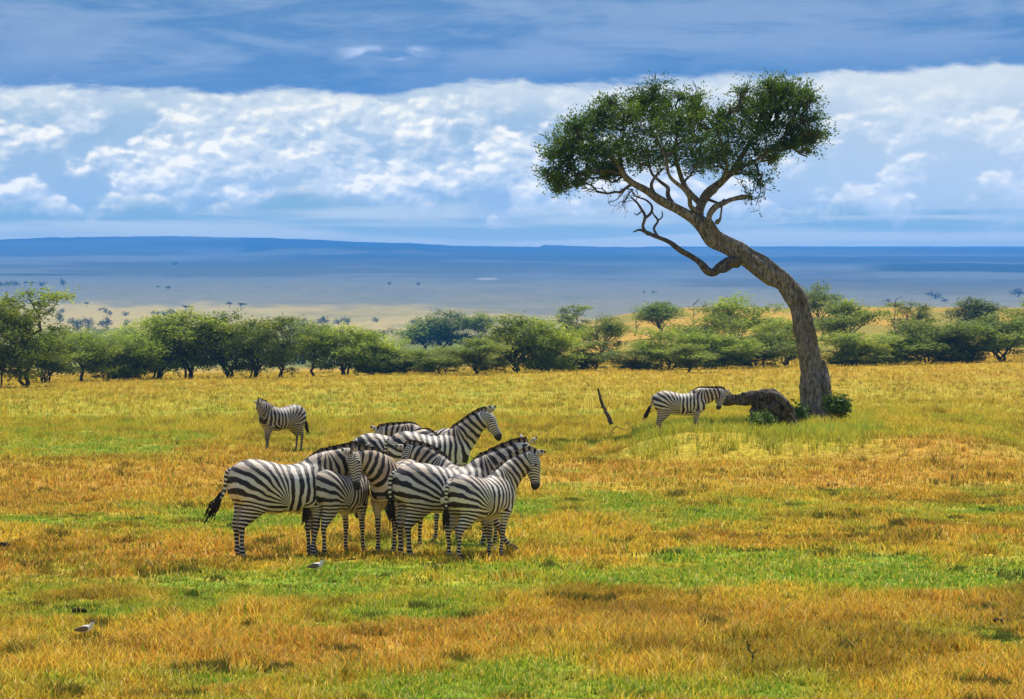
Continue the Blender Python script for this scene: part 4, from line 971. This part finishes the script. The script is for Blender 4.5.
# ------------------------------------------------------------------ fallen log, stick, bushes, birds
def small_things():
    rng = np.random.default_rng(21)
    Y = 87.0; s = Y / F; g = onground(760, Y)
    def W(px, py, dy=0.): p = P3(px, Y, py); p[1] += dy; return p - g
    def rl(pts, n, seg, gn):
        a = np.array([list(W(x, y, d)) + [r * s] for x, y, d, r in pts]); q = spline(a, n); ph = rng.random(3) * 6
        q[:, :3] += rng.normal(size=(n, 3)) * q[:, 3:4] * .07
        return loft(q[:, :3], q[:, 3], seg=seg, rmul=lambda t, ang: 1 + gn * (np.sin(ang * 3 + ph[0] + t * 6) * .4 + np.sin(ang * 8 + ph[1] + t * 13) * .25 + .9 * (vnoise(ang * 2.5, np.full_like(ang, t * n * .35), 19) - .5)))
    J = Join()
    J.add(rl([(720, 400.5, -.3, 5.0), (727, 399, -.3, 5.2), (738, 399, -.2, 5.4), (750, 398, 0, 6.5), (760, 400, .1, 9), (770, 403, .2, 12), (779, 409, .2, 12), (786, 417, .2, 10), (793, 427, .2, 9)], 70, 44, .34))
    J.add(rl([(757, 396, -.1, 4), (765, 394, -.1, 4), (774, 395, -.15, 4), (783, 401, -.2, 3.6), (791, 411, -.2, 3.5)], 30, 14, .45))
    J.add(rl([(760, 402, .1, 6), (757, 412, .1, 6.5), (756, 423, .1, 7), (756, 434, .1, 7)], 24, 18, .4))
    J.add(rl([(772, 408, .3, 8), (771, 420, .3, 9), (770, 434, .3, 9)], 20, 18, .4))
    V, Q, T = J.get(); o = link('fallen_log', mesh_np('fallen_log', V, Q, T, M_DEAD, smooth=True)); o.location = g
    tag(o, 'thick dark fallen log with a horizontal broken branch, left of the lone tree', 'log')
    # leaning dead stick
    Y = 96.; g = onground(608, Y)
    def W2(px, py): return P3(px, Y, py) - g
    a = np.array([list(W2(x, y)) + [r * Y / F] for x, y, r in [(611, 424, 2.2), (608, 416, 2.0), (603, 406, 1.7), (600, 397, 1.4), (598, 388, .8)]])
    q = spline(a, 20); q[:, :3] += rng.normal(size=(20, 3)) * .012; o = link('dead_stick', mesh_np('dead_stick', *loft(q[:, :3], q[:, 3], seg=8), M_DEAD)); o.location = g
    tag(o, 'dark leaning dead stick stuck in the grass left of the log zebra', 'stick')
    J = Join(); 
    for k in range(3):
        gm, _ = wiggle((0, 0, .1), (1.1 + .3 * k, rng.normal() * .3, .08 + .02 * k), .016, .008, rng, .5, 8, seg=6); J.add(gm)
    V, Q, T = J.get(); o = link('fallen_twigs', mesh_np('fallen_twigs', V, Q, T, M_DEAD)); o.location = onground(611, 95.5)
    tag(o, 'dark twigs lying flat at the foot of the leaning dead stick', 'twigs')
    for px, py, x2, y2, nm, lab in [(751, 671, 747, 641, 'dry_stalk', 'thin dark upright stalk in the foreground grass, right of centre'), (933, 541, 942, 528, 'dry_stalk', 'short dark leaning stalk in the orange grass at right')]:
        Y = 8100 / (py - HY); g = onground(px, Y); e = P3(x2, Y, y2) - g
        J = Join(); gm, p = wiggle((0, 0, -.02), e, .010, .006, rng, .5, 10, seg=6); J.add(gm)
        for k in range(3):
            gm, _ = wiggle(p[5 + k], p[5 + k] + (rng.normal() * .04, rng.normal() * .03, .05), .005, .002, rng, .4, 5, seg=4); J.add(gm)
        V, Q, T = J.get(); o = link(nm, mesh_np(nm, V, Q, T, M_DEAD)); o.location = g; tag(o, lab, 'stalk')
    # bushes
    mb = leafmat('bush leaves', (.035, .075, .012), (.075, .135, .016), (.17, .24, .03), .4)
    def bush(px, Yb, wpx, hpx, lab, n=7):
        g = onground(px, Yb); s = Yb / F; w = wpx * s / 2; h = hpx * s; J = Join(); pads = []
        for k in range(n):
            e = np.array((rng.normal() * w * .5, rng.normal() * w * .4, h * (.3 + .5 * rng.random()))); pads.append((*e, w * .5, w * .45, h * .25, 2.2))
            gm, _ = wiggle((e[0] * .2, e[1] * .2, -.05), e, .02, .008, rng, .4, 6, seg=5); J.add(gm)
        root = empty('leafy_bush', g); tag(root, lab, 'bush', 'bushes round the foot of the lone tree')
        V, Q, T = J.get(); link('stems', mesh_np('bush_stems', V, Q, T, M_DEAD), root)
        V, Q, lv = pads_to_leaves(pads, 75, .055, rng, .2, .16, 8, .4, 0)
        link('foliage', mesh_np('bush_foliage', V, Q, None, mb, {'lv': lv}), root)
    bush(836, 93.2, 20, 30, 'leafy green bush against the right side of the lone tree trunk')
    bush(797, 90.5, 20, 22, 'small green bush between the log and the lone tree trunk')
    bush(766, 84.5, 26, 17, 'low green bush growing in front of the fallen log')
    # birds
    mats = {}
    for nm, c in (('brown plumage', (.16, .115, .085)), ('white plumage', (.70, .66, .60)), ('black plumage', (.02, .018, .016)), ('bird leg', (.10, .05, .03))):
        mm, N = newmat(nm); finish(N, c, .7, None, .2); mats[nm] = mm
    def bird(px, py, k, lab):
        Y = 8100 / (py - HY); g = onground(px, Y); root = empty('plover', g); root.scale = (k, k, k)
        tag(root, lab, 'bird', 'small plovers on the ground')
        lk = lambda n_, ge, m_: link(n_, mesh_np('bird_' + n_, *ge, mats[m_], smooth=True), root)
        q = spline(np.array([(-.17, 0, .115, .004, .01), (-.12, 0, .125, .02, .03), (-.05, 0, .135, .05, .052), (.02, 0, .145, .06, .058), (.07, 0, .165, .048, .045), (.095, 0, .195, .03, .028), (.105, 0, .225, .026, .024), (.12, 0, .24, .026, .024), (.145, 0, .238, .008, .008)]), 30)
        lk('body', loft(q[:, :3], q[:, 3], q[:, 4], 14, side=(0, 1, 0)), 'white plumage')
        for s_ in (-1, 1):
            q2 = spline(np.array([(-.17, .012 * s_, .125, .008, .006), (-.10, .032 * s_, .135, .03, .012), (-.03, .048 * s_, .15, .042, .014), (.03, .048 * s_, .155, .036, .014), (.06, .035 * s_, .165, .012, .008)]), 16)
            lk('wing', loft(q2[:, :3], q2[:, 3], q2[:, 4], 10, side=(0, 1, 0)), 'brown plumage')
            lk('leg', loft(np.array([(-.0, .02 * s_, .10), (-.015, .02 * s_, .055), (.0, .02 * s_, 0), (.03, .022 * s_, -.002)]), .005, seg=6), 'bird leg')
        lk('crown', loft(np.array([(.085, 0, .245), (.105, 0, .256), (.125, 0, .258), (.14, 0, .25)]), (.006, .019, .018, .008), seg=10), 'black plumage')
        lk('beak', loft(np.array([(.14, 0, .238), (.16, 0, .234), (.175, 0, .23)]), (.007, .005, .002), seg=6), 'black plumage')
    bird(85, 638.5, .62, 'plover standing in the orange grass near the lower left corner')
    bird(316, 574, .68, 'plover walking on green grass below the left zebras')
    # dark clod and dung
    md, N = newmat('dung'); finish(N, (.055, .036, .022), .95, N.noise(None, 60, 4), .05)
    for px, py, r, lab in [(78, 616, .055, 'small dark dung heap just above the lower left plover'), (4, 549, .07, 'dark dung heap at the left edge of the view'), (1003, 627, .06, 'dark dung heap near the right edge in the foreground')]:
        Y = 8100 / (py - HY); J = Join(); o0 = onground(px, Y)
        for k in range(9):
            c = np.array((0, 0, r * .3)) if k == 0 else np.array((rng.uniform(-1, 1) * r * 1.15, rng.uniform(-1, 1) * r * .8, r * .5 * rng.random() + .04)); h = r * ((.5 + .2 * rng.random()) if k else .9)
            J.add(loft(c + np.array((0, 0, 1)) * np.linspace(-h, h, 7)[:, None] * .8, h * np.sqrt(1.001 - np.linspace(-1, 1, 7) ** 2), seg=8))
        V, Q, T = J.get(); o = link('dung_heap', mesh_np('dung_heap', V, Q, T, md, smooth=True)); o.location = o0; tag(o, lab, 'dung', 'dung heaps in the grass')
small_things()

# ------------------------------------------------------------------ air
DENS = 1.3e-4
def build_haze():
    x0, x1, y0, y1, z0, z1 = -12500, 12500, -60, 14200, -3, 520
    V = [(x, y, z) for x in (x0, x1) for y in (y0, y1) for z in (z0, z1)]
    Q = [(0, 1, 3, 2), (4, 6, 7, 5), (0, 4, 5, 1), (2, 3, 7, 6), (0, 2, 6, 4), (1, 5, 7, 3)]
    m = bpy.data.materials.new('haze'); m.use_nodes = True; nt = m.node_tree; nt.nodes.clear()
    o = nt.nodes.new('ShaderNodeOutputMaterial'); v = nt.nodes.new('ShaderNodeVolumePrincipled')
    v.inputs['Color'].default_value = (.045, .29, .80, 1); v.inputs['Density'].default_value = DENS; v.inputs['Anisotropy'].default_value = .35
    nt.links.new(v.outputs[0], o.inputs['Volume'])
    me = bpy.data.meshes.new('haze'); me.from_pydata(V, [], Q); me.materials.append(m)
    tag(link('haze', me), 'pale blue air over the plain', 'haze', kind='stuff')
build_haze()

# ------------------------------------------------------------------ sky
def build_world():
    w = bpy.data.worlds.new('World'); SC.world = w; w.use_nodes = True
    N = NT(w.node_tree)
    sky = N.new('ShaderNodeTexSky', sky_type='NISHITA', sun_disc=False, sun_elevation=SUN_EL, sun_rotation=SUN_AZ, air_density=1.0, dust_density=1.0)
    bg1 = N.new('ShaderNodeBackground'); N.put(bg1.inputs[0], sky.outputs[0]); bg1.inputs[1].default_value = .15
    d = N.new('ShaderNodeTexCoord').outputs['Generated']; sp = N.new('ShaderNodeSeparateXYZ'); N.put(sp.inputs[0], d)
    x, y, z = sp.outputs
    u = N.m('MULTIPLY', N.m('ARCTAN2', x, y), F); v = N.m('MULTIPLY', N.m('ARCSINE', z), F)
    def nz(su, sv, seed, det=6, rough=.55, dist=.3, ou=0.0, ov=0.0):
        return N.noise(N.xyz(N.m('ADD', N.m('DIVIDE', u, su), ou), N.m('ADD', N.m('DIVIDE', v, sv), ov), seed), 1.0, det, rough, dist)
    # low bands
    lowc = N.mix(N.mr(nz(380, 22, 3.1, 6, .55), .42, .60), (.46, .54, .24), (1.0, .92, .46))
    lowc = N.mix(N.mr(v, 98, 135, .6, 0), lowc, (1.02, .94, .46))
    # cumulus zone: billows with relief
    def voro(su, sv, ou, ov, seed):
        n = N.new('ShaderNodeTexVoronoi', feature='SMOOTH_F1'); n.inputs['Scale'].default_value = 1.0
        n.inputs['Smoothness'].default_value = .35
        w = N.noise(N.xyz(N.m('ADD', N.m('DIVIDE', u, 40.), ou * 3), N.m('ADD', N.m('DIVIDE', v, 30.), ov * 3), seed), 1.0, 4, .6)
        N.put(n.inputs['Vector'], N.xyz(N.m('ADD', N.m('DIVIDE', u, su), N.m('ADD', w, ou)), N.m('ADD', N.m('DIVIDE', v, sv), N.m('ADD', w, ov)), seed))
        return n.outputs['Distance']
    def dens(du, dv):
        t = nz(80, 50, 9.7, 6, .48, .1, du / 80., dv / 50.)
        t = N.m('ADD', t, N.m('MULTIPLY', voro(34, 25, du / 34., dv / 25., 4.4), -.20))
        return N.m('ADD', t, N.m('MULTIPLY', voro(14, 11, du / 14., dv / 11., 8.4), -.05))
    a = dens(0, 0); b = dens(-2.2, 4.0)
    rel = N.m('SUBTRACT', a, b)
    big = nz(230, 75, 14.2, 4, .5, .2)
    cov = N.mr(N.m('ADD', a, N.m('MULTIPLY', big, .55)), .52, .68)
    base = N.mix(cov, (.60, .64, .46), (1.04, .98, .66))
    lit = N.m('MULTIPLY', N.mr(rel, -.005, .075), N.mr(cov, .05, .9))
    cum = N.mix(lit, base, (1.72, 1.46, .84))
    sh = N.mr(rel, -.005, -.06, 0, .6); cum = N.mix(sh, cum, (.54, .59, .44))
    right = N.mr(u, 0, 420); cum = N.mix(N.m('MULTIPLY', right, .42), cum, (1.15, 1.06, .70))
    topw = N.mr(N.m('ADD', v, N.m('MULTIPLY', nz(150, 60, 2.2), 40.)), 245, 290, 0, .7); cum = N.mix(topw, cum, (1.05, .98, .66))
    c = N.mix(N.mr(N.m('ADD', v, N.mr(nz(120, 200, 5.5, 7), .3, .7, -30, 30, False)), 128, 162), lowc, cum)
    # dark stratus deck
    edge = N.m('ADD', N.mr(u, -50, 480, 261, 281), N.mr(nz(170, 400, 7.7, 7, .55), .3, .7, -8, 8, False))
    dm = N.mr(N.m('ADD', N.m('SUBTRACT', v, edge), N.mr(nz(60, 16, 17.1, 5, .55), .35, .65, -5, 5, False)), -5, 8)
    s1 = nz(210, 36, 21.3, 7, .58, .5); s2 = nz(75, 20, 22.8, 6, .58, .3)
    dk = N.mix(N.mr(s1, .38, .62), (.13, .185, .235), (.31, .35, .355))
    dk = N.mix(N.mr(s2, .46, .72, 0, .42), dk, (.42, .45, .42))
    low_edge = N.mr(N.m('SUBTRACT', v, edge), 0, 34, .6, 0); dk = N.mix(low_edge, dk, (.10, .16, .235))
    # small bright break in the deck
    br = N.m('MULTIPLY', N.mr(N.m('ABSOLUTE', N.m('SUBTRACT', u, -125.)), 15, 60, 1, 0), N.mr(N.m('ABSOLUTE', N.m('SUBTRACT', v, 298.)), 2, 10, 1, 0))
    br = N.m('MULTIPLY', br, N.mr(nz(34, 16, 31., 4, .5), .40, .66)); dk = N.mix(br, dk, (.8, .8, .8))
    c = N.mix(dm, c, dk)
    gain = N.m('ADD', 1.0, N.mr(v, 60, 260, .30, -.15))
    bg2 = N.new('ShaderNodeBackground'); N.put(bg2.inputs[0], c); N.put(bg2.inputs[1], N.m('MULTIPLY', gain, 1.0))
    hi = N.mr(v, 700, 1500, 1, .0); hi = N.m('MULTIPLY', hi, N.mr(v, -200, -30, 0, 1))
    mx = N.new('ShaderNodeMixShader'); N.put(mx.inputs[0], hi); w.node_tree.links.new(bg1.outputs[0], mx.inputs[1]); w.node_tree.links.new(bg2.outputs[0], mx.inputs[2])
    o = N.new('ShaderNodeOutputWorld'); w.node_tree.links.new(mx.outputs[0], o.inputs[0])
build_world()

L = bpy.data.lights.new('sun', 'SUN'); L.energy = 4.9; L.angle = math.radians(.55); L.color = (1.0, .94, .84)
lo = bpy.data.objects.new('sun', L); COL.objects.link(lo)
sd = Vector((math.sin(SUN_AZ) * math.cos(SUN_EL), math.cos(SUN_AZ) * math.cos(SUN_EL), math.sin(SUN_EL)))
lo.rotation_euler = sd.to_track_quat('Z', 'Y').to_euler(); lo.location = (0, 0, 60)

cam = bpy.data.cameras.new('camera'); co = bpy.data.objects.new('camera', cam); COL.objects.link(co)
cam.sensor_width = 36; cam.lens = F / 1024 * 36; cam.clip_start = .5; cam.clip_end = 40000
co.location = (0, 0, EYE); co.rotation_euler = (PI / 2 + math.atan((HY - 349.5) / F), 0, 0)
SC.camera = co
SC.view_settings.view_transform = 'Standard'; SC.view_settings.look = 'None'; SC.view_settings.exposure = .52; SC.view_settings.gamma = 1
SC.cycles.use_denoising = True
SC.cycles.max_bounces = 5; SC.cycles.diffuse_bounces = 2; SC.cycles.transmission_bounces = 3; SC.cycles.volume_bounces = 1; SC.cycles.transparent_max_bounces = 8
SC.cycles.sample_clamp_indirect = 4
